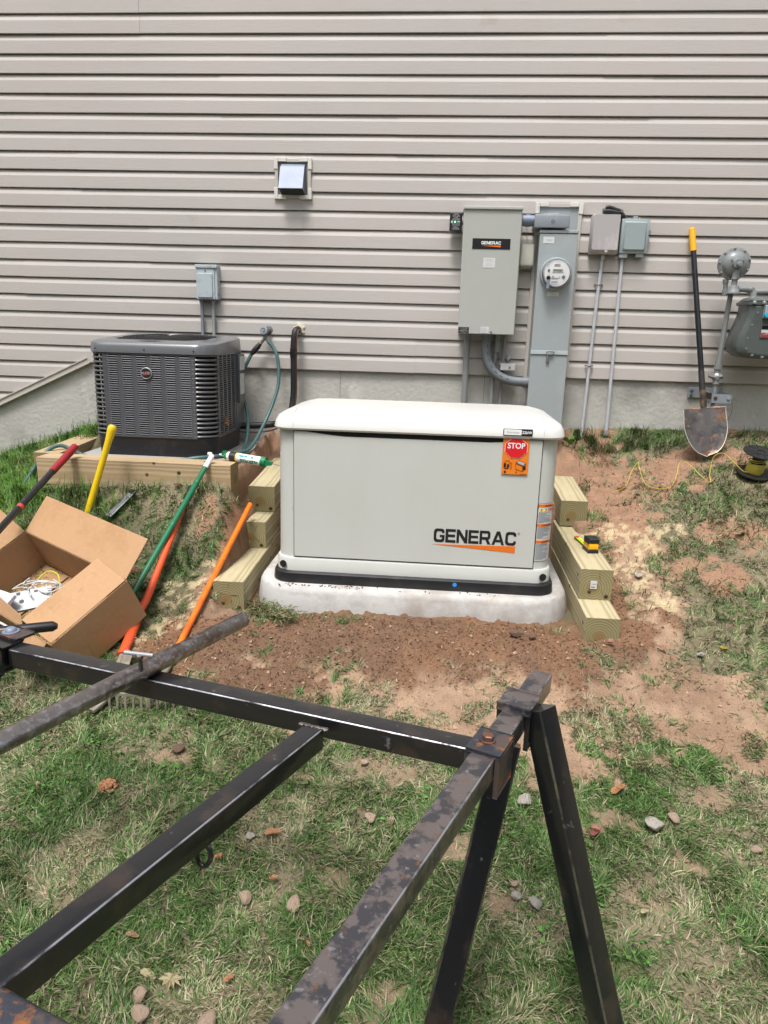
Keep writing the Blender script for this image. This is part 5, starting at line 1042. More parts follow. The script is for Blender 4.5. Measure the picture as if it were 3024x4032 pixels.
secs = [((-.734, .536, -1.372, -.695), .086, 1.284), ((-.738, .540, -1.376, -.691), .088, 1.292), ((-.734, .536, -1.372, -.695), .09, 1.318), ((-.722, .524, -1.358, -.705), .09, 1.340), ((-.705, .507, -1.342, -.715), .09, 1.352), ((-.672, .474, -1.315, -.73), .08, 1.362), ((-.640, .442, -1.27, -.74), .07, 1.369), ((-.58, .38, -1.15, -.78), .06, 1.373)]
bm = B(); loft(bm, [ringz(rr(a[0], a[1], a[2], a[3], q_, 8), z) for a, q_, z in secs]); lidg = obj('lid', bm, M['creamlid'], gen, smooth=30)
for x in (-.6385, .4405):     # seams of the lid end caps
    bm = B(); prof = [(-1.3765, 1.286), (-1.3768, 1.292), (-1.3728, 1.318), (-1.3588, 1.3405), (-1.3428, 1.3525), (-1.3158, 1.3625), (-1.27, 1.3695)]
    for (ya, za), (yb_, zb2) in zip(prof, prof[1:]): beam(bm, (x, ya, za), (x, yb_, zb2), .0018, .0016, .0003)
    obj('seam', bm, M['palink'], lidg)
bm = B(); box(bm, .268, .392, -1.3795, -1.371, 1.2965, 1.3262, .003, 3); pl = obj('model_plate', bm, M['black'], gen, smooth=40)
bm = B(); box(bm, .2715, .345, -1.3808, -1.3792, 1.2995, 1.3232, .0006); obj('silver_panel', bm, M['white'], pl)
text('lettering', 'Guardian', .0108, M['greyink'], pl, (.309, -1.3812, 1.3112), spacing=1.35, depth=.0002)
text('lettering', '22kW', .0165, M['white'], pl, (.368, -1.3800, 1.3112), bold=.0004, depth=.0003)
# name and stripe on the door
wordmark('lettering', 'GENERAC', .364, .0625, M['blackink'], door, (-.006, -1.3626, .8060), gap=.085)
text('lettering', '®', .016, M['greyink'], door, (.368, -1.3626, .862), depth=.0003)
bm = B(); poly_ext(bm, [V(-.010, -1.3632, .7955), V(.356, -1.3632, .8030), V(.356, -1.3632, .7720)], V(0, .001, 0)); obj('orange_flash', bm, M['orangeink'], door)
# stop card
bm = B(); sc_ = (.272, .384); zc0, zc1 = 1.128, 1.283
poly_ext(bm, [V(sc_[0], -1.3680, zc0), V(sc_[1], -1.3680, zc0), V(sc_[1], -1.3655, zc1), V(sc_[0], -1.3655, zc1)], V(0, .0012, 0)); card = obj('stop_card', bm, M['orangecard'], gen)
cxx, czz, ro = .328, 1.243, .0475
def octa(r_, y, dz=0): return [V(cxx + r_ / math.cos(PI / 8) * math.cos(PI / 8 + PI / 4 * k), y, min(czz + .92 * r_ / math.cos(PI / 8) * math.sin(PI / 8 + PI / 4 * k), 1.2825)) for k in range(8)]
bm = B(); poly_ext(bm, octa(ro, -1.3688), V(0, .0014, 0)); obj('octagon_border', bm, M['white'], card)
bm = B(); poly_ext(bm, octa(ro - .0016, -1.3694), V(0, .0014, 0)); obj('octagon', bm, M['red'], card)
text('lettering', 'STOP', .0335, M['white'], card, (.328, -1.3700, 1.2515), bold=.0008, xs=.93, depth=.0003)
bm = B(); y_ = -1.3690       # engine and enclosure sketches
def ln2(a, b, w=.0007): beam(bm, (a[0], y_, a[1]), (b[0], y_, b[1]), w, w, .0001, n=1)
for a, b in (((.331, 1.178), (.345, 1.184)), ((.331, 1.178), (.331, 1.154)), ((.331, 1.154), (.360, 1.142)), ((.360, 1.142), (.360, 1.166)), ((.360, 1.166), (.331, 1.178)), ((.345, 1.190), (.374, 1.178)), ((.331, 1.178), (.345, 1.190)), ((.360, 1.166), (.374, 1.178)), ((.374, 1.178), (.374, 1.154)), ((.374, 1.154), (.360, 1.142)), ((.334, 1.151), (.338, 1.138)), ((.340, 1.135), (.330, 1.140)),
             ((.284, 1.186), (.303, 1.188)), ((.284, 1.186), (.284, 1.162)), ((.303, 1.188), (.303, 1.160)), ((.308, 1.180), (.315, 1.176)), ((.308, 1.160), (.312, 1.150)), ((.315, 1.176), (.312, 1.150)), ((.308, 1.180), (.308, 1.160))): ln2(a, b, .001)
box(bm, .362, .373, y_ - .0004, y_ + .0004, 1.150, 1.166); box(bm, .280, .290, y_ - .0004, y_ + .0004, 1.158, 1.176); box(bm, .294, .302, y_ - .0004, y_ + .0004, 1.155, 1.172); box(bm, .284, .299, y_ - .0004, y_ + .0004, 1.152, 1.155); lathe(bm, [(.005, 0), (.005, .0004)], (.287, y_, 1.138), V(0, -1, 0), 14); box(bm, .35, .378, y_ - .0003, y_ + .0003, 1.131, 1.1318)
obj('sketch', bm, M['blackink'], card)
bm = B(); poly_ext(bm, [V(.336, y_ - .0008, 1.180), V(.346, y_ - .0008, 1.187), V(.372, y_ - .0008, 1.177), V(.362, y_ - .0008, 1.169)], V(0, .0006, 0)); obj('sketch_fill', bm, M['palink'], card)
# warning label wrapping the rounded right corner
def wrapx(s_, off):    # arc-length s_ from x=.447 along the front then round the corner
    yF, xc, rc = -1.3515, .518 - .078, .078
    if s_ <= xc - .447: return V(.447 + s_, yF - off, 0)
    a = (s_ - max(0, xc - .447)) / rc; return V(xc + (rc + off) * math.sin(a), yF + rc - (rc + off) * math.cos(a), 0)
def wrap_patch(s0, s1, z0, z1, off, material, parent, name, n=8):
    bm = B(); vs = []
    for k in range(n + 1):
        p = wrapx(s0 + (s1 - s0) * k / n, off); q = wrapx(s0 + (s1 - s0) * k / n, off - .0008); vs.append([V(p.x, p.y, z0), V(p.x, p.y, z1), V(q.x, q.y, z1), V(q.x, q.y, z0)])
    loft(bm, vs); return obj(name, bm, material, parent, smooth=50)
zL0, zL1 = .735, 1.000
lab = wrap_patch(.004, .088, zL0, zL1, .0018, M['blackink'], gen, 'warning_label')
wrap_patch(.0055, .0865, zL0 + .0015, zL1 - .0015, .0022, M['label'], lab, 'label_paper')
for z_, s_ in ((.989, 'WARNING'), (.901, 'AVERTISSEMENT'), (.825, 'ADVERTENCIA')):
    wrap_patch(.0055, .0865, z_ - .0055, z_ + .0075, .0027, M['orangeink'], lab, 'heading_band')
    u = wrapx(.05, .0032); w = wrapx(.07, .0032) - wrapx(.03, .0032); text('lettering', s_, .0085 if len(s_) > 8 else .0095, M['blackink'], lab, (u.x + .003, u.y - .0016, z_ + .0008), ux=w, bold=.0002, depth=.0002)
bmt = B(); rs = random.Random(9)
for zt0, zt1 in ((.905 + .006, .958), (.838, .893), (.740, .817)):
    z = zt1
    while z > zt0 + .002:
        s1 = rs.uniform(.060, .083) if rs.random() > .15 else rs.uniform(.03, .05); vs = []
        for k in range(7):
            p = wrapx(.008 + (s1 - .008) * k / 6, .0029); q = wrapx(.008 + (s1 - .008) * k / 6, .0022); vs.append([V(p.x, p.y, z - .0010), V(p.x, p.y, z + .0004), V(q.x, q.y, z + .0004), V(q.x, q.y, z - .0010)])
        loft(bmt, vs); z -= .0036
obj('fine_print', bmt, M['greyink'], lab)
for i, s_ in enumerate((.018, .040)):
    p = wrapx(s_, .0034); w = (wrapx(s_ + .01, .0034) - wrapx(s_ - .01, .0034)).normalized(); bm = B()
    P = [p - w * .010, p + w * .010, p + V(0, 0, 0)]; P = [V(P[0].x, P[0].y, .964), V(P[1].x, P[1].y, .964), V(p.x, p.y, .981)]; poly_ext(bm, P, V(0, .001, 0)); ic = obj('warning_icon', bm, M['yellow'], lab)
    bm = B(); poly_ext(bm, [V(p.x - .0005, p.y - .0006, .977), V(p.x + .002, p.y - .0006, .977), V(p.x + .0002, p.y - .0006, .972), V(p.x + .0028, p.y - .0006, .972), V(p.x - .0015, p.y - .0006, .966), V(p.x - .0003, p.y - .0006, .970), V(p.x - .0026, p.y - .0006, .970)], V(0, .0006, 0)); obj('icon_mark', bm, M['blackink'], ic)
for s_ in (.0605, .0775):
    p = wrapx(s_, .0032); a = wrapx(s_ + .01, .0034) - wrapx(s_ - .01, .0034); nrm = V(a.y, -a.x, 0).normalized(); bm = B()
    u = a.normalized(); pts = [V(p.x, p.y, .972) + u * .0072 * math.cos(q) + V(0, 0, .0072) * math.sin(q) for q in [2 * PI * k / 20 for k in range(21)]]; tube(bm, pts, .0008, 5); beam(bm, V(p.x, p.y, .972) - u * .005 + V(0, 0, .005), V(p.x, p.y, .972) + u * .005 - V(0, 0, .005), .0012, .0012, .0001, n=1); obj('warning_icon', bm, mat('icon_red', (.55, .05, .06), .5), lab)
# orange lifting/vent tabs on the right side
bm = B(); box(bm, .519, .532, -1.02, -.98, 1.205, 1.245, .002); box(bm, .519, .530, -1.02, -.99, 1.05, 1.075, .002); obj('orange_tab', bm, M['tapeyellow'], gen)
bm = B(); box(bm, -.735, -.718, -1.06, -1.02, 1.19, 1.235, .002); obj('orange_tab', bm, M['tapeyellow'], gen)
# soil splashed along the pad edge
bmc = B(); rs = random.Random(21)
for k in range(70):
    x = rs.uniform(-.70, -.30) if k < 55 else rs.uniform(-.3, .3); y = rs.uniform(-1.432, -1.395); s_ = rs.uniform(.0015, .0055)
    tt = bmesh.new(); bmesh.ops.create_icosphere(tt, subdivisions=1, radius=s_)
    for v in tt.verts: v.co = v.co * rs.uniform(.7, 1.2) + V(x, y, .5855)
    merge(bmc, tt)
obj('soil_splash', bmc, M['stonebrown'], origin=(-.5, -1.42, .585), label='crumbs of red soil spilt on the front left of the concrete pad', cat='soil', kind='stuff')

# ------------------------------------------------------------------ tape measure
t = thing('tape_measure', 'yellow and black tape measure with a lime blade pulled out, on the right timber', 'tape measure', (.735, -1.16, .727))
R_t = Matrix.Rotation(math.radians(8), 4, 'Z'); 
def T(b): b.transform(Matrix.Translation(V(.738, -1.115, .727)) @ R_t); return b
bm = B(); loft(bm, [[V(x, y, z) for y, z in rr(-.040, .040, 0, .068, .018, 4)] for x in (-.022, .022)]); obj('case', T(bm), M['tapeyellow'], t, smooth=30)
bm = B(); loft(bm, [[V(x, y, z) for y, z in rr(-.044, .043, -.0, .018, .006, 3)] for x in (-.0245, .0245)]); loft(bm, [[V(x, y, z) for y, z in rr(-.043, .030, .044, .072, .010, 3)] for x in (-.0245, .0245)]); obj('rubber_overmould', T(bm), M['rubber'], t, smooth=30)
bm = B(); box(bm, -.021, .021, -.0462, -.040, .022, .040, .002); obj('front_insert', T(bm), M['tapeyellow'], t)
bm = B(); rows = []
for k in range(9):
    y = .040 + .020 * k
    rows.append([V(-.0125, y, .014), V(-.006, y, .0115), V(.006, y, .0115), V(.0125, y, .014), V(.006, y, .0108), V(-.006, y, .0108)])
loft(bm, rows); bd_ = obj('blade', T(bm), M['lime'], t)
bm = B(); 
for k in range(24): box(bm, -.012 if k % 4 == 0 else -.005, -.001 if k % 4 else .004, .046 + .0065 * k, .0468 + .0065 * k, .0135, .0142)
obj('graduation', T(bm), M['blackink'], bd_)
bm = B(); box(bm, -.013, .013, .198, .202, -.0005, .017, .001); box(bm, -.009, .009, .188, .199, .013, .0155, .001); obj('end_hook', T(bm), mat('hook_red', (.45, .05, .03), .5), t)

# ------------------------------------------------------------------ cardboard box
RB = Matrix(((0.8623, 0.4819, -0.1558), (-0.4974, 0.7479, -0.4396), (-0.0953, 0.4565, 0.8846)))
OB = V(-1.2349, -1.7992, 0.7047); LB, WB, HB = .733, .365, .210     # OB = back right rim corner; -u length, -v width, -w height
bxm = Matrix.Translation(OB) @ RB.to_4x4()
t = thing('cardboard_box', 'open brown cardboard box tipped on the slope with its flaps out', 'box', OB - RB @ V(LB / 2, WB / 2, HB), rot=RB)
def panel(name, pts, nrm, th=.004, parent=t, m=M['cardboard']):
    """cardboard sheet: pts in box axes"""
    bm = B(); poly_ext(bm, [V(*p) for p in pts], V(*nrm) * th); bmesh.ops.bevel(bm, geom=bm.edges[:], offset=.0008, segments=1, affect='EDGES'); bm.transform(bxm); return obj(name, bm, m, parent)
panel('side_wall', [(0, 0, 0), (-LB, 0, 0), (-LB, 0, -HB), (0, 0, -HB)], (0, 1, 0))
panel('side_wall', [(0, -WB, 0), (-LB, -WB, 0), (-LB, -WB, -HB), (0, -WB, -HB)], (0, -1, 0))
panel('end_wall', [(0, .004, 0), (0, -WB - .004, 0), (0, -WB - .004, -HB), (0, .004, -HB)], (1, 0, 0))
panel('end_wall', [(-LB, .004, 0), (-LB, -WB - .004, 0), (-LB, -WB - .004, -HB), (-LB, .004, -HB)], (-1, 0, 0))
panel('bottom', [(0, 0, -HB), (-LB, 0, -HB), (-LB, -WB, -HB), (0, -WB, -HB)], (0, 0, -1))
panel('bottom_flap', [(-LB + .003, -.003, -HB + .004), (-LB + .19, -.006, -HB + .005), (-LB + .19, -WB + .01, -HB + .006), (-LB + .003, -WB + .006, -HB + .004)], (0, 0, 1))
def rotp(a, r_): return (math.cos(a) * r_, math.sin(a) * r_)
ca, sa = rotp(math.radians(25), .185); panel('flap', [(.0, .003, .002), (-LB, .003, .002), (-LB - .02 + .01, .003 + ca, .002 + sa), (.0 - .01, .003 + ca, .002 + sa)], (0, -.42, .9))
ca, sa = rotp(math.radians(12), .182); fr = panel('flap', [(.002, -.002, .004), (.002, -WB, .004), (.002 - ca, -WB + .008, .004 + sa), (.002 - ca, -.008 + .02, .004 + sa)], (.2, 0, .98))
ca, sa = rotp(math.radians(35), .185); panel('flap', [(-LB - .002, 0, .002), (-LB - .002, -WB, .002), (-LB - ca, -WB + .0, .002 + sa), (-LB - ca, -.0, .002 + sa)], (.5, 0, .85))
panel('flap', [(-.19, -WB, 0.002), (-LB + .02, -WB, 0.002), (-LB + .06, -WB + .07, .075), (-.215, -WB + .025, .03)], (0, -.6, .7))
panel('flap', [(-.02, -WB - .005, 0.0), (-.19, -WB - .005, 0.0), (-.17, -WB - .10, -.05), (-.04, -WB - .10, -.05)], (0, -.4, .9))
bm = B(); bm2 = [(-.20, -WB - .0045, -.12), (-.10, -WB - .0045, -.06)]
bm.free()
bm = B(); poly_ext(bm, [V(.0046, -.26, -.115), V(.0046, -.17, -.115), V(.0046, -.17, -.205), V(.0046, -.26, -.205)], V(.0006, 0, 0)); bm.transform(bxm); obj('tape_patch', bm, mat('brown_tape', (.36, .21, .10), .35), t)
# contents
gp = bxm @ V(-.50, -.20, -.17)
t2 = thing('junction_plate', 'grey metal mounting plate with knock-out holes among the things in the box', 'metal plate', gp)
bm = B(); cpt = V(-1.70, -1.72, .560)
mt = Matrix.Translation(cpt) @ Matrix.Rotation(.5, 4, 'Z') @ Matrix.Rotation(math.radians(35), 4, 'X') @ Matrix.Rotation(math.radians(-10), 4, 'Y')
box(bm, -.07, .09, -.045, .055, -.006, .006, .001); bm.transform(mt); pb = obj('plate', bm, M['silver'], t2)
bm = B(); lathe(bm, [(.010, .0062), (.010, .0068)], (-.03, 0, 0), V(0, 0, 1), 16); box(bm, .07, .085, -.02, -.01, .006, .007); box(bm, .07, .085, .01, .02, .006, .007); box(bm, -.05, -.035, .035, .05, .006, .007); box(bm, .02, .035, .035, .045, .006, .007); bm.transform(mt); obj('knock_out', bm, M['blackink'], pb)
bm = B(); box(bm, -.12, .06, -.16, .07, -.010, .010, .004); mt2 = Matrix.Translation(V(-1.80, -1.80, .560)) @ Matrix.Rotation(-.45, 4, 'Z') @ Matrix.Rotation(math.radians(38), 4, 'X'); bm.transform(mt2)
obj('plastic_packet', bm, mat('packet_plastic', (.62, .63, .74), .25, coat=.3, spots=[((.75, .72, .78), 12, .55, .1)]), origin=(-1.82, -1.78, .66), label='clear and white plastic packet lying in the left of the box', cat='packet')
bm = B(); rs = random.Random(2)
for k in range(7):
    a = rs.uniform(0, 6); c = V(-1.69 + rs.uniform(-.05, .05), -1.64 + rs.uniform(-.05, .04), .585 + rs.uniform(0, .03)); pts = [c + V(math.cos(a + q) * .075, math.sin(a + q) * .045 * (1 + .2 * math.sin(q * 3 + k)), .012 * math.sin(2 * q + k)) for q in [PI * 1.5 * j / 12 for j in range(13)]]; tube(bm, cat_rom(pts, 2), .003, 6)
obj('cable_bundle', bm, M['whiteplastic'], origin=(-1.7, -1.6, .69), smooth=60, label='white cable coils on top of the things in the box', cat='cable')
bm = B(); tube(bm, cat_rom([(-1.74, -1.60, .60), (-1.70, -1.57, .64), (-1.64, -1.59, .635), (-1.62, -1.62, .59)], 6), .0028, 6); obj('ground_wire', bm, mat('yellow_green', (.55, .55, .03), .4), origin=(-1.7, -1.55, .72), label='yellow green earth wire looping above the white cables', cat='wire')
bm = B(); tube(bm, cat_rom([(-1.93, -1.84, .68), (-1.84, -1.88, .66), (-1.76, -1.92, .60), (-1.71, -1.94, .56)], 6), .009, 10); obj('pink_tube', bm, M['pink'], origin=(-1.8, -1.85, .7), smooth=60, label='bright pink tube curving over the box contents', cat='tube')
bm = B(); tube(bm, cat_rom([(-1.71, -1.94, .56), (-1.66, -1.97, .56), (-1.60, -2.00, .55), (-1.55, -2.03, .54)], 6), .005, 8); obj('white_cord', bm, M['whiteplastic'], origin=(-1.65, -1.95, .6), smooth=60, label='white cord end hanging out at the front of the box', cat='cord')
t = thing('pry_bar', 'black bar lying across the front flap of the box', 'bar', (-1.5, -2.15, .62))
bm = B(); tube(bm, [(-1.60, -2.20, .625), (-1.37, -2.12, .635), (-1.355, -2.116, .635)], [.019, .019, .010], 16); obj('grip', bm, M['black'], t, smooth=40)
bm = B(); tube(bm, [(-1.60, -2.20, .625), (-1.95, -2.30, .60)], .012, 10); obj('shaft', bm, M['black'], t, smooth=40)

# ------------------------------------------------------------------ long handled tools
t = thing('sledge_hammer', 'black handled long tool with a red grip leaning on the condenser edging', 'hand tool', (-1.90, -1.9, .66))
p0, p1 = V(-1.866, -.930, 1.095), V(-1.890, -1.56, .838); d = p1 - p0
bm = B(); tube(bm, [p0, p0 + d * .012, p0 + d * .10, p0 + d * .36], [.012, .0195, .0195, .0172], 16); obj('grip', bm, M['redgrip'], t, smooth=40)
bm = B(); tube(bm, [p0 + d * .36, p0 + d * 1.75], .0155, 16); sh = obj('handle', bm, M['blackfg'], t, smooth=40)
bm = B(); tube(bm, [p0 + d * .78, p0 + d * .81], .0159, 16); obj('label_band', bm, mat('red_band', (.5, .05, .04), .5), sh)
e = p0 + d * 1.75; bm = B(); box(bm, e.x - .03, e.x + .03, e.y - .08, e.y + .08, e.z - .03, e.z + .03, .006); obj('head', bm, M['galvdk'], t)
t = thing('mattock', 'yellow fibreglass tool handle leaning on the edging in front of the condenser', 'hand tool', (-1.80, -1.25, .68))
p0, p1 = V(-1.600, -1.055, 1.228), V(-1.740, -1.125, .76); d = p1 - p0
bm = B(); tube(bm, [p0, p0 + d * .02, p0 + d * .06, p0 + d * .17, p0 + d * .4, p0 + d * 1.0, p0 + d * 1.25], [.015, .0215, .0215, .0165, .0155, .0175, .019], 16); obj('handle', bm, M['yellowfg'], t, smooth=50)
e = p0 + d * 1.25; bm = B(); box(bm, e.x - .12, e.x + .1, e.y - .02, e.y + .02, e.z - .03, e.z + .02, .006); obj('head', bm, M['galvdk'], t)
t = thing('marking_pole', 'green pole with a white tip leaning on the edging corner', 'pole', (-1.325, -1.60, .52))
p0, p1 = V(-1.150, -.925, 1.075), V(-1.330, -1.66, .50); d = p1 - p0
bm = B(); tube(bm, [p0 - d * .0, p0 + d * .09], [.013, .0135], 14); tube(bm, [p0 + V(-.004, 0, .004), p0 + V(-.022, -.004, .012)], [.012, .007], 10); obj('white_tip', bm, M['tubewhite'], t, smooth=40)
bm = B(); tube(bm, [p0 + d * .09, p0 + d * .19, p0 + d * .195, p0 + d * 1.05], [.0125, .0125, .0140, .0140], 14); obj('shaft', bm, M['greenpole'], t, smooth=30)
for q in (.185, .47):
    bm = B(); tube(bm, [p0 + d * q, p0 + d * (q + .02)], .0150, 14); obj('tape_band', bm, M['greenpole'], t)
t = thing('digging_bar', 'red orange handled tool with a grey flat blade lying downhill', 'digging bar', (-1.2, -1.9, .42))
P = [V(-1.230, -1.02, .925), V(-1.232, -1.09, .880), V(-1.232, -1.094, .878), V(-1.242, -1.60, .545), V(-1.250, -1.66, .510), V(-1.245, -1.70, .490), V(-1.222, -1.90, .425)]
bm = B(); tube(bm, P[:2], .017, 14); obj('end_grip', bm, M['black'], t, smooth=40)
bm = B(); tube(bm, P[2:5], [.013, .0165, .0165], 14); obj('shaft', bm, M['redorange'], t, smooth=40)
bm = B(); tube(bm, [P[4], P[5]], .0205, 14); obj('ferrule', bm, M['rakegrey'], t, smooth=40)
bm = B(); tube(bm, [P[5], P[6]], [.0205, .0205], 14); obj('lower_sleeve', bm, M['redorange'], t, smooth=40)
bm = B(); tube(bm, [P[6], V(-1.19, -2.12, .375)], .012, 12); g1, g2 = V(-1.19, -2.12, .372), V(-1.225, -2.195, .345)
poly_ext(bm, [V(-1.215, -1.88, .445), V(-1.175, -1.90, .445), V(-1.160, -1.99, .415), V(-1.195, -1.99, .415)], V(0, 0, -.006)); beam(bm, V(-1.13, -2.02, .40), V(-1.215, -2.19, .345), .038, .016, .004); obj('flat_blade', bm, M['rakegrey'], t, smooth=40)
t = thing('garden_rake', 'steel bow rake with an orange handle lying on the lawn', 'rake', (-1.02, -2.1, .34))
bm = B(); tube(bm, [V(-.955, -.93, .83), V(-1.005, -1.50, .565), V(-1.018, -1.93, .415)], .0135, 14); obj('handle', bm, M['orangefg'], t, smooth=40)
bm = B(); tube(bm, [V(-1.018, -1.93, .415), V(-1.02, -2.02, .395), V(-1.02, -2.135, .392)], [.015, .011, .007], 12); box(bm, -1.0265, -1.0135, -2.146, -2.130, .318, .398, .002); obj('neck', bm, M['rakegrey'], t, smooth=40)
bm = B(); hL, hR = V(-1.225, -2.160, .398), V(-.800, -2.128, .398); beam(bm, hL, hR, .007, .012, .001); obj('head_bar', bm, M['rakegrey'], t)
for k in range(15):
    s_ = .02 + .96 * k / 14; p = hL.lerp(hR, s_); zg = .330
    bm = B(); loft(bm, [[p + V(a * w_, b, zz) for a, b in ((-1, -.003), (1, -.003), (1, .003), (-1, .003))] for w_, zz in ((.0085, -.004), (.0045, -.020), (.0042, -.040), (.0032, zg - p.z))]); obj('tooth', bm, M['rakegrey'], t)
# caulking tube
t = thing('caulk_tube', 'white and green caulking tube lying beside the edging corner', 'caulking tube', (-1.0, -.86, 1.05))
ca_, cb_ = V(-1.075, -.84, 1.060), V(-.895, -.875, 1.045); d = cb_ - ca_; dn = d.normalized()
bm = B(); tube(bm, [ca_ - dn * .004, cb_], .0235, 28); tb = obj('tube', bm, M['tubewhite'], t, smooth=40)
bm = B(); tube(bm, [ca_ - dn * .0045, ca_ + dn * .030], .0240, 28); obj('black_band', bm, M['blackink'], tb)
bm = B(); tube(bm, [ca_ + dn * .030, ca_ + dn * .038], .0240, 28); obj('yellow_band', bm, M['yellow'], tb)
bm = B(); tube(bm, [cb_ - dn * .014, cb_ + dn * .012], [.0262, .0262], 28); tube(bm, [cb_ + dn * .012, cb_ + dn * .045], [.012, .010], 12); poly_ext(bm, [cb_ + V(.0, -.02, -.02), cb_ + V(.045, -.03, -.012), cb_ + V(.045, -.03, .004), cb_ + V(0, -.02, .018)], V(0, .012, 0)); obj('end_cap', bm, M['caulkgreen'], t, smooth=40)
bm = B(); tube(bm, [ca_ - dn * .006, ca_ - dn * .022], [.0245, .020], 20); obj('head_ring', bm, M['tubewhite'], t, smooth=40)
bm = B(); tube(bm, [ca_ - dn * .024, ca_ - dn * .034], [.021, .021], 20); poly_ext(bm, [ca_ + V(-.052, -.01, .006), ca_ + V(-.024, -.01, .006), ca_ + V(-.024, -.01, .028), ca_ + V(-.045, -.01, .026)], V(0, .02, 0)); obj('front_bracket', bm, M['caulkgreen'], t)
bm = B(); tube(bm, [ca_ - dn * .034, ca_ - dn * .07], [.009, .004], 12); obj('nozzle', bm, M['tubewhite'], t, smooth=40)
nF = V(.0, -.82, .57).normalized(); uy = dn.cross(nF); uy = -uy if uy.z < 0 else uy
mid = (ca_ + cb_) / 2
text('lettering', 'ALEX PLUS', .0215, M['caulkgreen'], tb, mid + dn * .012 + V(0, -.0236, -.006), ux=-dn, uy=-V(0, -.25, 1).normalized(), bold=.0006, depth=.0006, xs=.95)
bm = B()
for a, b, z in ((.05, .075, .014), (.08, .095, .016), (.115, .130, .014)):
    p = ca_ + dn * a; q = ca_ + dn * b; poly_ext(bm, [p + V(0, -.0195, z - .004), q + V(0, -.0195, z - .004), q + V(0, -.0165, z + .004), p + V(0, -.0165, z + .004)], V(0, -.0025, .0015))
obj('printed_panel', bm, M['cyan'], tb)
bm = B(); tube(bm, [cb_ + dn * .04, cb_ + dn * .12 + V(0, 0, -.01)], .0022, 6); obj('plunger_rod', bm, M['galvdk'], t)
# spirit level / trowel blade in the grass
t = thing('trowel', 'grey steel strip with black end lying in the grass behind the box', 'hand tool', (-1.57, -1.12, .77))
a_, b2 = V(-1.600, -1.17, H(-1.60, -1.17) + .03), V(-1.520, -1.08, H(-1.52, -1.08) + .035)
bm = B(); beam(bm, a_, b2, .050, .006, .002); obj('strip', bm, M['levelgrey'], t)
bm = B(); beam(bm, b2, b2 + (b2 - a_) * .16, .052, .010, .003); obj('end_cap', bm, M['black'], t)
bm = B(); beam(bm, a_ + V(.02, 0, .006), b2 + V(.02, 0, .006), .004, .006, .001); obj('rib', bm, M['galv'], t)

# ------------------------------------------------------------------ steel frame in the foreground
ZT = .90; zc = ZT - .0255
st = thing('steel_lifting_frame', 'black square tube steel frame on splayed legs in the foreground', 'steel frame', (.2, -3.0, .14))
dA = V(math.cos(math.radians(-14.9)), math.sin(math.radians(-14.9)), 0); dB = V(math.cos(math.radians(66.5)), math.sin(math.radians(66.5)), 0)
nA = V(-dA.y, dA.x, 0); nB = V(dB.y, -dB.x, 0)
# cross tube A: front top edge passes (-1.041,-2.854)..(.078,-3.14)
A0 = V(-1.062, -2.846, zc) + nA * .0255; A1 = V(.090, -3.147, zc) + nA * .0255
bm = B(); beam(bm, A0, A1, .051, .051, .006, n=6, wear_glint=True); obj('cross_tube', bm, [M['steel'], M['edge']], st, smooth=50)
# long tube B: right top edge through (.209,-3.023),(.315,-2.784)
B1 = V(.303, -2.792, zc) + V(-.0235, .010, 0) + dB * .0; B0 = B1 - dB * 1.95
bm = B(); beam(bm, B0, B1, .051, .051, .006, n=6, wear_glint=True); obj('long_tube', bm, [M['steelbrown'], M['edge']], st, smooth=50)
# parallel tube C
C1 = V(-.222, -3.118, zc) + V(-.020, .0, 0) ; dC = V(math.cos(math.radians(65)), math.sin(math.radians(65)), 0)
bm = B(); beam(bm, C1 - dC * 1.3, C1 + dC * .02, .046, .051, .006, n=6, wear_glint=True); obj('middle_tube', bm, [M['steel'], M['edge']], st, smooth=50)
# near cross tube D
dD = V(math.cos(math.radians(-19.6)), math.sin(math.radians(-19.6)), 0); D0 = V(-.519, -3.736, zc - .002) - V(-dD.y, dD.x, 0) * .036
bm = B(); beam(bm, D0 - dD * .6, D0 + dD * .55, .070, .055, .014, n=6); obj('near_cross_tube', bm, M['rust'], st, smooth=50)
# clamp plate with bolt joining A to B
sc = V(.128, -3.130, ZT + .008)
def lproj(w_, l_, p, d, z0, z1, bev=.003):
    b = B(); n_ = V(-d.y, d.x, 0); t_ = bmesh.new(); bmesh.ops.create_cube(t_, size=1)
    for v in t_.verts: v.co = p + d * (v.co.y * l_) + n_ * (v.co.x * w_) + V(0, 0, z0 + (v.co.z + .5) * (z1 - z0) - p.z)
    bmesh.ops.bevel(t_, geom=t_.edges[:], offset=bev, segments=2, affect='EDGES'); merge(b, t_); return b
sl0 = B1 - dB * .375
obj('clamp_sleeve', lproj(.068, .085, sl0, dB, ZT + .001, ZT + .0075, .002), M['rust'], st, smooth=40)
pp = sl0 - V(-dB.y, dB.x, 0) * .0320; obj('sleeve_side', lproj(.006, .085, pp, dB, ZT - .085, ZT + .0005, .002), M['rust'], st, smooth=40)
pp = sl0 + V(-dB.y, dB.x, 0) * .0320; obj('sleeve_side', lproj(.006, .085, pp, dB, ZT - .060, ZT + .0005, .002), M['rust'], st, smooth=40)
bm = B(); c = sl0 + V(-.004, .004, ZT + .0075 - sl0.z); lathe(bm, [(.0165, 0), (.0165, .0025), (.0145, .003)], c, V(0, 0, 1), 24); obj('washer', bm, M['rust'], st)
bm = B(); lathe(bm, [(.012, .003), (.0125, .0035), (.0125, .012), (.010, .0135), (.0, .0135)], c, V(.05, 0, 1), 6); obj('hex_bolt', bm, mat('bolt_rust', (.20, .10, .07), .35, .6, spots=[((.35, .14, .05), 60, .6, .05)]), st)
bm = B(); w0 = A1 - dA * .012; rs = random.Random(12)
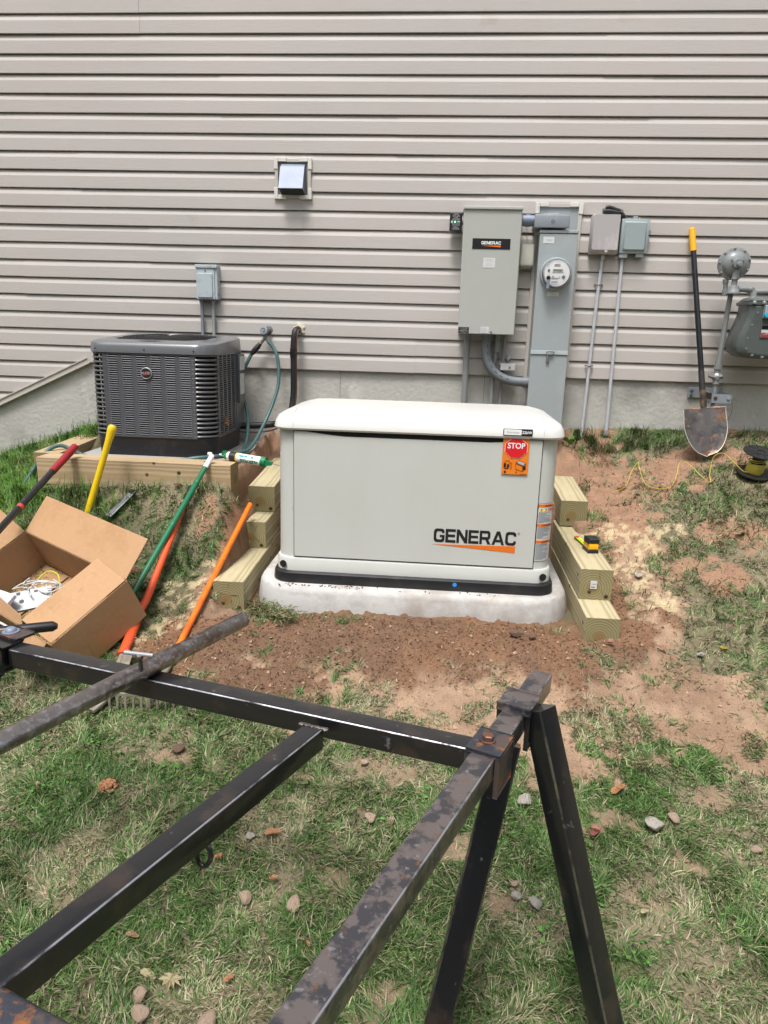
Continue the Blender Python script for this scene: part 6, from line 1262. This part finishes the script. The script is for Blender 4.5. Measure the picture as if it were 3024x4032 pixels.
for k in range(15):
    tt = bmesh.new(); bmesh.ops.create_icosphere(tt, subdivisions=1, radius=.0075)
    s_ = k / 14; p = V(w0.x, w0.y, ZT) + V(-dB.y, dB.x, 0) * -.004 + (nA * (.028 - .056 * s_)) + V(.012, 0, -.001)
    for v in tt.verts: v.co = V(v.co.x * 1.0, v.co.y * .9, v.co.z * .5) * rs.uniform(.8, 1.2) + p
    merge(bm, tt)
obj('weld_bead', bm, M['rust'], st, smooth=60)
bm = B(); rs = random.Random(14)      # weld at C-A joint
for k in range(14):
    tt = bmesh.new(); bmesh.ops.create_icosphere(tt, subdivisions=1, radius=.006); s_ = k / 13 - .5
    p = V(C1.x, C1.y, ZT) + dA * (.058 * s_) + dC * .016
    for v in tt.verts: v.co = V(v.co.x, v.co.y, v.co.z * .5) * rs.uniform(.8, 1.2) + p
    merge(bm, tt)
obj('weld_bead', bm, M['weld'], st, smooth=60)
# leg collar near the end of B with two legs
cl0 = B1 - dB * .185
obj('leg_collar', lproj(.070, .072, cl0, dB, ZT + .001, ZT + .012, .004), M['steelbrown'], st, smooth=40)
for s_ in (1, -1):
    pp = cl0 + V(-dB.y, dB.x, 0) * .0330 * s_; obj('collar_side', lproj(.007, .072, pp, dB, ZT - .085, ZT + .0005, .002), M['steel'], st, smooth=40)
side = V(dB.y, -dB.x, 0)
L2a = cl0 + side * .046 + V(0, 0, .030); L2b = V(.455, -3.20, H(.455, -3.20) - .02)
bm = B(); beam(bm, L2a, L2b, .056, .056, .006, upv=(dB + side * .45), n=5, wear_glint=True); lg = obj('leg', bm, [M['steel'], M['edgedull']], st, smooth=50)
L1a = cl0 - side * .020 + V(-.0, -.02, -.065); L1b = V(.030, -3.215, H(.03, -3.21) - .02)
bm = B(); beam(bm, L1a, L1b, .058, .058, .006, upv=(dB - side * .25), n=5, wear_glint=True); obj('leg', bm, [M['steel'], M['edgedull']], st, smooth=50)
# far legs at the other end of B, near the camera (mostly outside the view)
for q in (-.9,):
    e = V(-1.06, -2.85, zc)
bm = B(); beam(bm, V(-1.12, -2.84, ZT - .05), V(-1.25, -3.0, H(-1.25, -3.0)), .051, .051, .006, upv=dB, n=4); obj('leg', bm, M['steel'], st, smooth=50)
# left end sleeve and bolt plate
obj('end_sleeve', lproj(.072, .060, V(-1.098, -2.815, 0), dB, ZT - .062, ZT + .006, .005), M['steel'], st, smooth=40)
obj('bolt_plate', lproj(.075, .055, V(-1.085, -2.775, 0), dB, ZT + .006, ZT + .013, .002), M['rust'], st, smooth=40)
bm = B(); lathe(bm, [(.021, 0), (.021, .003), (.015, .0035), (.013, .010), (.009, .013), (.0, .013)], (-1.098, -2.772, ZT + .013), V(0, 0, 1), 24); obj('bolt', bm, M['galv'], st, smooth=40)
# hook ring under C
bm = B(); hc = V(-.365, -3.42, ZT - .052); pts = [hc + V(.0, 0, 0) + dC * (.020 * math.cos(q)) + V(0, 0, -.024 + .024 * math.cos(q + PI / 2) * 1 - .004) for q in [2 * PI * k / 16 for k in range(17)]]
tube(bm, [hc + V(.012 * math.cos(q), .004 * math.sin(q), -.014 + .018 * math.sin(q)) for q in [2 * PI * k / 20 for k in range(21)]], .0048, 8); obj('eye_ring', bm, M['steel'], st, smooth=60)
# loose round pipe lying over the cross tube
t = thing('steel_pipe', 'bare round steel pipe with a small T handle laid across the frame', 'steel pipe', (-.7, -3.0, ZT))
pe, ps = V(-.518, -2.620, .9225), V(-.812, -3.285, .9225); d = pe - ps; dn = d.normalized()
bm = B(); tube(bm, [ps - d * .35, pe - dn * .002, pe], [.0215, .0215, .0200], 40, caps=True); obj('pipe_body', bm, M['pipe'], t, smooth=40)
bm = B(); tube(bm, [pe - dn * .001, pe + dn * .0005], [.0175, .0175], 32); obj('pipe_bore', bm, M['dark'], t)
bm = B(); a_ = V(-.690, -2.985, .982); b2 = V(-.622, -2.988, .980); tube(bm, [a_, b2], .0048, 12); th = obj('t_handle', bm, M['silver'], t, smooth=40)
bm = B(); tube(bm, [V(-.655, -2.987, .980), V(-.658, -2.975, .935)], .0055, 10); tt = bmesh.new(); bmesh.ops.create_icosphere(tt, subdivisions=2, radius=.0095)
for v in tt.verts: v.co = v.co + V(-.655, -2.987, .974)
merge(bm, tt); obj('stem', bm, M['weld'], th, smooth=60)

# ------------------------------------------------------------------ stones, chips and leaves
def stone_mesh(seed):
    bm = bmesh.new(); bmesh.ops.create_icosphere(bm, subdivisions=3, radius=1); rs = np.random.default_rng(seed)
    ds = [Vector(rs.normal(0, 1, 3)).normalized() for _ in range(9)]
    for v in bm.verts:
        n = v.co.normalized(); q = 1.0
        for d_ in ds:
            k = n.dot(d_)
            if k > .62: q = min(q, .66 / k)
        v.co = n * q
    me = bpy.data.meshes.new('stone'); bm.to_mesh(me); bm.free()
    for p in me.polygons: p.use_smooth = True
    me.set_sharp_from_angle(angle=math.radians(28)); return me
SM = {}
for i, k in enumerate(('stonetan', 'stonepink', 'stonegrey', 'stonebrown')):
    SM[k] = []
    for j in range(3):
        me = stone_mesh(i * 7 + j); me.materials.append(M[k]); SM[k].append(me)
ST = [(-0.154, -2.563, 0.022, 'stonetan', 'angular tan stone right of the middle steel tube'), (-0.091, -2.56, 0.014, 'stonetan', 'small tan stone beside the angular tan stone'), (-0.328, -2.856, 0.021, 'stonetan', 'smooth round tan stone in the grass between two steel tubes'), (-0.501, -2.658, 0.015, 'stonegrey', 'flat grey stone above the eye ring'), (-0.64, -3.128, 0.023, 'stonetan', 'brown round stone at the bottom beside the near cross tube'), (-0.624, -3.165, 0.022, 'stonetan', 'pale cracked stone just under the brown round one'), (0.704, -2.498, 0.033, 'stonegrey', 'flat pale grey stone right of the frame leg'), (0.32, -2.439, 0.029, 'stonegrey', 'flat light stone between the two frame legs, uppermost'), (0.772, -2.465, 0.020, 'stonetan', 'small pale stone beside the flat pale grey stone'), (0.529, -2.533, 0.022, 'stonepink', 'reddish stone against the right frame leg'), (0.268, -2.766, 0.018, 'stonegrey', 'pale stone between the frame legs, upper of three'), (0.268, -2.727, 0.013, 'stonetan', 'tiny tan stone between the frame legs'), (0.317, -2.786, 0.019, 'stonegrey', 'white angular stone between the frame legs near the right leg'), (0.984, -2.551, 0.018, 'stonetan', 'pinkish stone at the right edge'), (-0.464, -2.846, 0.022, 'stonetan', 'pale flat stone left of the smooth round stone'), (0.352, -1.643, 0.024, 'stonebrown', 'dark brown clod in front of the right end of the pad'), (0.423, -1.652, 0.018, 'stonebrown', 'smaller dark clod beside the brown clod'), (-0.463, -3.165, 0.025, 'stonetan', 'stone cut by the bottom edge of the picture'), (0.738, -1.66, 0.017, 'stonepink', 'pink stone below the lowest right timber'), (-.20, -2.33, .016, 'stonetan', 'small tan stone above the long tube'), (1.09, -1.69, .018, 'stonegrey', 'white stone below the yellow leaf'), (.30, -2.30, .016, 'stonetan', 'pinkish stone by the leg collar'), (-.83, -2.355, .022, 'stonebrown', 'dark brown soil lump on the lawn'), (.95, -1.20, .018, 'stonegrey', 'pale stone in the sawdust right of the timbers')]
for i, (x, y, r_, k, lab_) in enumerate(ST):
    o = bpy.data.objects.new('stone', SM[k][i % 3]); COL.objects.link(o); rs = random.Random(i)
    o.location = (x, y, H(x, y) + r_ * .55 + .006); o.scale = (r_ * rs.uniform(.85, 1.25), r_ * rs.uniform(.8, 1.05), r_ * rs.uniform(.45, .65)); o.rotation_euler = (rs.uniform(-.3, .3), rs.uniform(-.3, .3), rs.uniform(0, 6))
    o['label'] = lab_; o['category'] = 'stone'; o['group'] = 'stones on the ground'
LV = [(-0.58, -3.085, 0.036, 'leafcream', MAPLE, 'large pale cream lobed leaf on the grass at the bottom'), (-0.64, -3.075, 0.022, 'leafcream', OVAL, 'small pale cream leaf scrap beside the large cream leaf'), (0.626, -2.36, 0.036, 'leaforange', OVAL, 'curled orange leaf right of the steel frame leg'), (1.192, -1.647, 0.030, 'leafyellow', OVAL, 'yellow brown leaf on the right lawn'), (0.46, -2.444, 0.020, 'leafred', OVAL, 'small red leaf just right of the frame leg'), (-0.435, -2.648, 0.026, 'leaforange', OVAL, 'narrow orange brown leaf standing in the grass above the eye ring'), (-0.571, -2.74, 0.020, 'leaforange', MAPLE, 'small orange leaf right of the eye ring'), (-0.444, -3.065, 0.016, 'leaforange', OVAL, 'small orange chip near the bottom edge'), (0.516, -2.55, 0.026, 'leafred', OVAL, 'reddish pink leaf below the curled orange one'), (1.488, -0.941, 0.040, 'leafgreen', OVAL, 'fresh green leaf on the tan soil at right'), (1.03, -0.407, 0.036, 'leaftan', MAPLE, 'crumpled tan leaf behind the right timbers'), (-1.30, -1.02, 0.030, 'leafred', MAPLE, 'dark red leaf on the grass left of the green pole'), (0.938, -1.677, 0.021, 'leaforange', OVAL, 'orange leaf right of the lowest timber'), (-0.27, -2.963, 0.011, 'leaforange', OVAL, 'tiny orange chip left of the long tube'), (-.72, -2.98, .018, 'leaftan', OVAL, 'tan leaf above the cream leaf'), (-1.38, -1.40, .03, 'leafred', MAPLE, 'rust red leaf tucked behind the box corner'), (.60, -2.80, .016, 'leafcream', OVAL, 'pale chip right of the frame leg low down'), (-.40, -2.79, .014, 'leaforange', OVAL, 'small orange chip right of the middle tube')]
for i, (x, y, s_, k, shp, lab_) in enumerate(LV):
    rs = random.Random(i + 5); c = V(x, y, H(x, y) + .024)
    obj('leaf', leaf_mesh(None, shp, c, s_, tilt=(rs.uniform(-.25, .35), rs.uniform(-.3, .3), rs.uniform(0, 6))), M[k], origin=c, label=lab_, cat='leaf', group='fallen leaves')
# red soil lump on the lawn and the sod clump by the pipe end
def crumb_heap(name, lab_, cat, c, rad, n, m_, s0, s1, seed):
    bm = B(); rs = random.Random(seed)
    for k in range(n):
        a = rs.uniform(0, 2 * PI); q = rad * rs.random() ** .6; x, y = c[0] + q * math.cos(a), c[1] + q * math.sin(a) * .8; s_ = rs.uniform(s0, s1); tt = bmesh.new(); bmesh.ops.create_icosphere(tt, subdivisions=1, radius=s_)
        for v in tt.verts: v.co = v.co * rs.uniform(.7, 1.25) + V(x, y, H(x, y) + s_ * .5 + (rad - q) * .25 + .006)
        merge(bm, tt)
    return obj(name, bm, m_, origin=(c[0], c[1], H(*c)), label=lab_, cat=cat)
crumb_heap('soil_lump', 'crumbly orange brown lump of soil on the lawn at left', 'soil', (-1.0, -2.513), .032, 90, mat('orange_soil', (.36, .17, .085), .95), .003, .007, 3)
bm = B(); rs = random.Random(31)
for k in range(900):
    s_ = rs.random(); c = V(-.80, -1.44, 0).lerp(V(-.60, -1.60, 0), s_) + V(rs.gauss(0, .028), rs.gauss(0, .028), 0); c.z = H(c.x, c.y) + rs.uniform(0, .035); a = rs.uniform(0, 2 * PI); L_ = rs.uniform(.02, .05); d = V(math.cos(a), math.sin(a), rs.uniform(-.4, .7)).normalized() * L_; s2 = V(-d.y, d.x, 0).normalized() * .0014
    vs = [bm.verts.new(c - s2), bm.verts.new(c + s2), bm.verts.new(c + d * .6 + s2 + V(0, 0, .003)), bm.verts.new(c + d)]; f = bm.faces.new(vs); f.material_index = rs.choice([0, 0, 1, 2])
obj('sod_clump', bm, [mat('sod_green', (.075, .115, .03), .7), mat('sod_straw', (.26, .22, .12), .8), mat('sod_soil', (.09, .055, .03), .95)], origin=(-.7, -1.52, .48), label='torn up clump of turf beside the left front of the pad', cat='turf')
# weeds along the wall
def weed(x, y, s_, n, seed, lab_):
    bm = B(); rs = random.Random(seed); z = H(x, y)
    for k in range(n):
        a = rs.uniform(0, 2 * PI); L_ = s_ * rs.uniform(.6, 1.1); d = V(math.cos(a) * .7, math.sin(a) * .5, 1).normalized(); tip = V(x, y, z) + d * L_; u = V(-math.sin(a), math.cos(a), 0)
        tube(bm, [V(x, y, z - .01), V(x, y, z) + d * L_ * .5], .0014, 5)
        c0 = V(x, y, z) + d * L_ * .4; w_ = L_ * .22; P = [c0, c0 + (tip - c0) * .4 + u * w_, c0 + (tip - c0) * .75 + u * w_ * .8, tip + V(0, 0, -.01), c0 + (tip - c0) * .75 - u * w_ * .8, c0 + (tip - c0) * .4 - u * w_]; vs = [bm.verts.new(p) for p in P]; bm.faces.new(vs)
    obj('weed', bm, M['weed'], origin=(x, y, z), label=lab_, cat='weed', group='weeds at the foot of the wall')
weed(.775, -.07, .085, 7, 1, 'tallest leafy weed beside the meter column foot'); weed(.90, -.06, .06, 5, 2, 'weed between the two pale conduits'); weed(.83, -.05, .045, 5, 3, 'low weed left of the strapped conduit'); weed(1.30, -.06, .04, 5, 5, 'small weed left of the shovel blade')
bm = B(); box(bm, -1.0, -.955, -.50, -.475, H(-.98, -.49) + .012, H(-.98, -.49) + .016); obj('foil_scrap', bm, M['silver'], origin=(-.98, -.49, H(-.98, -.49)), label='crumpled shiny wrapper in the grass left of the generator', cat='litter')
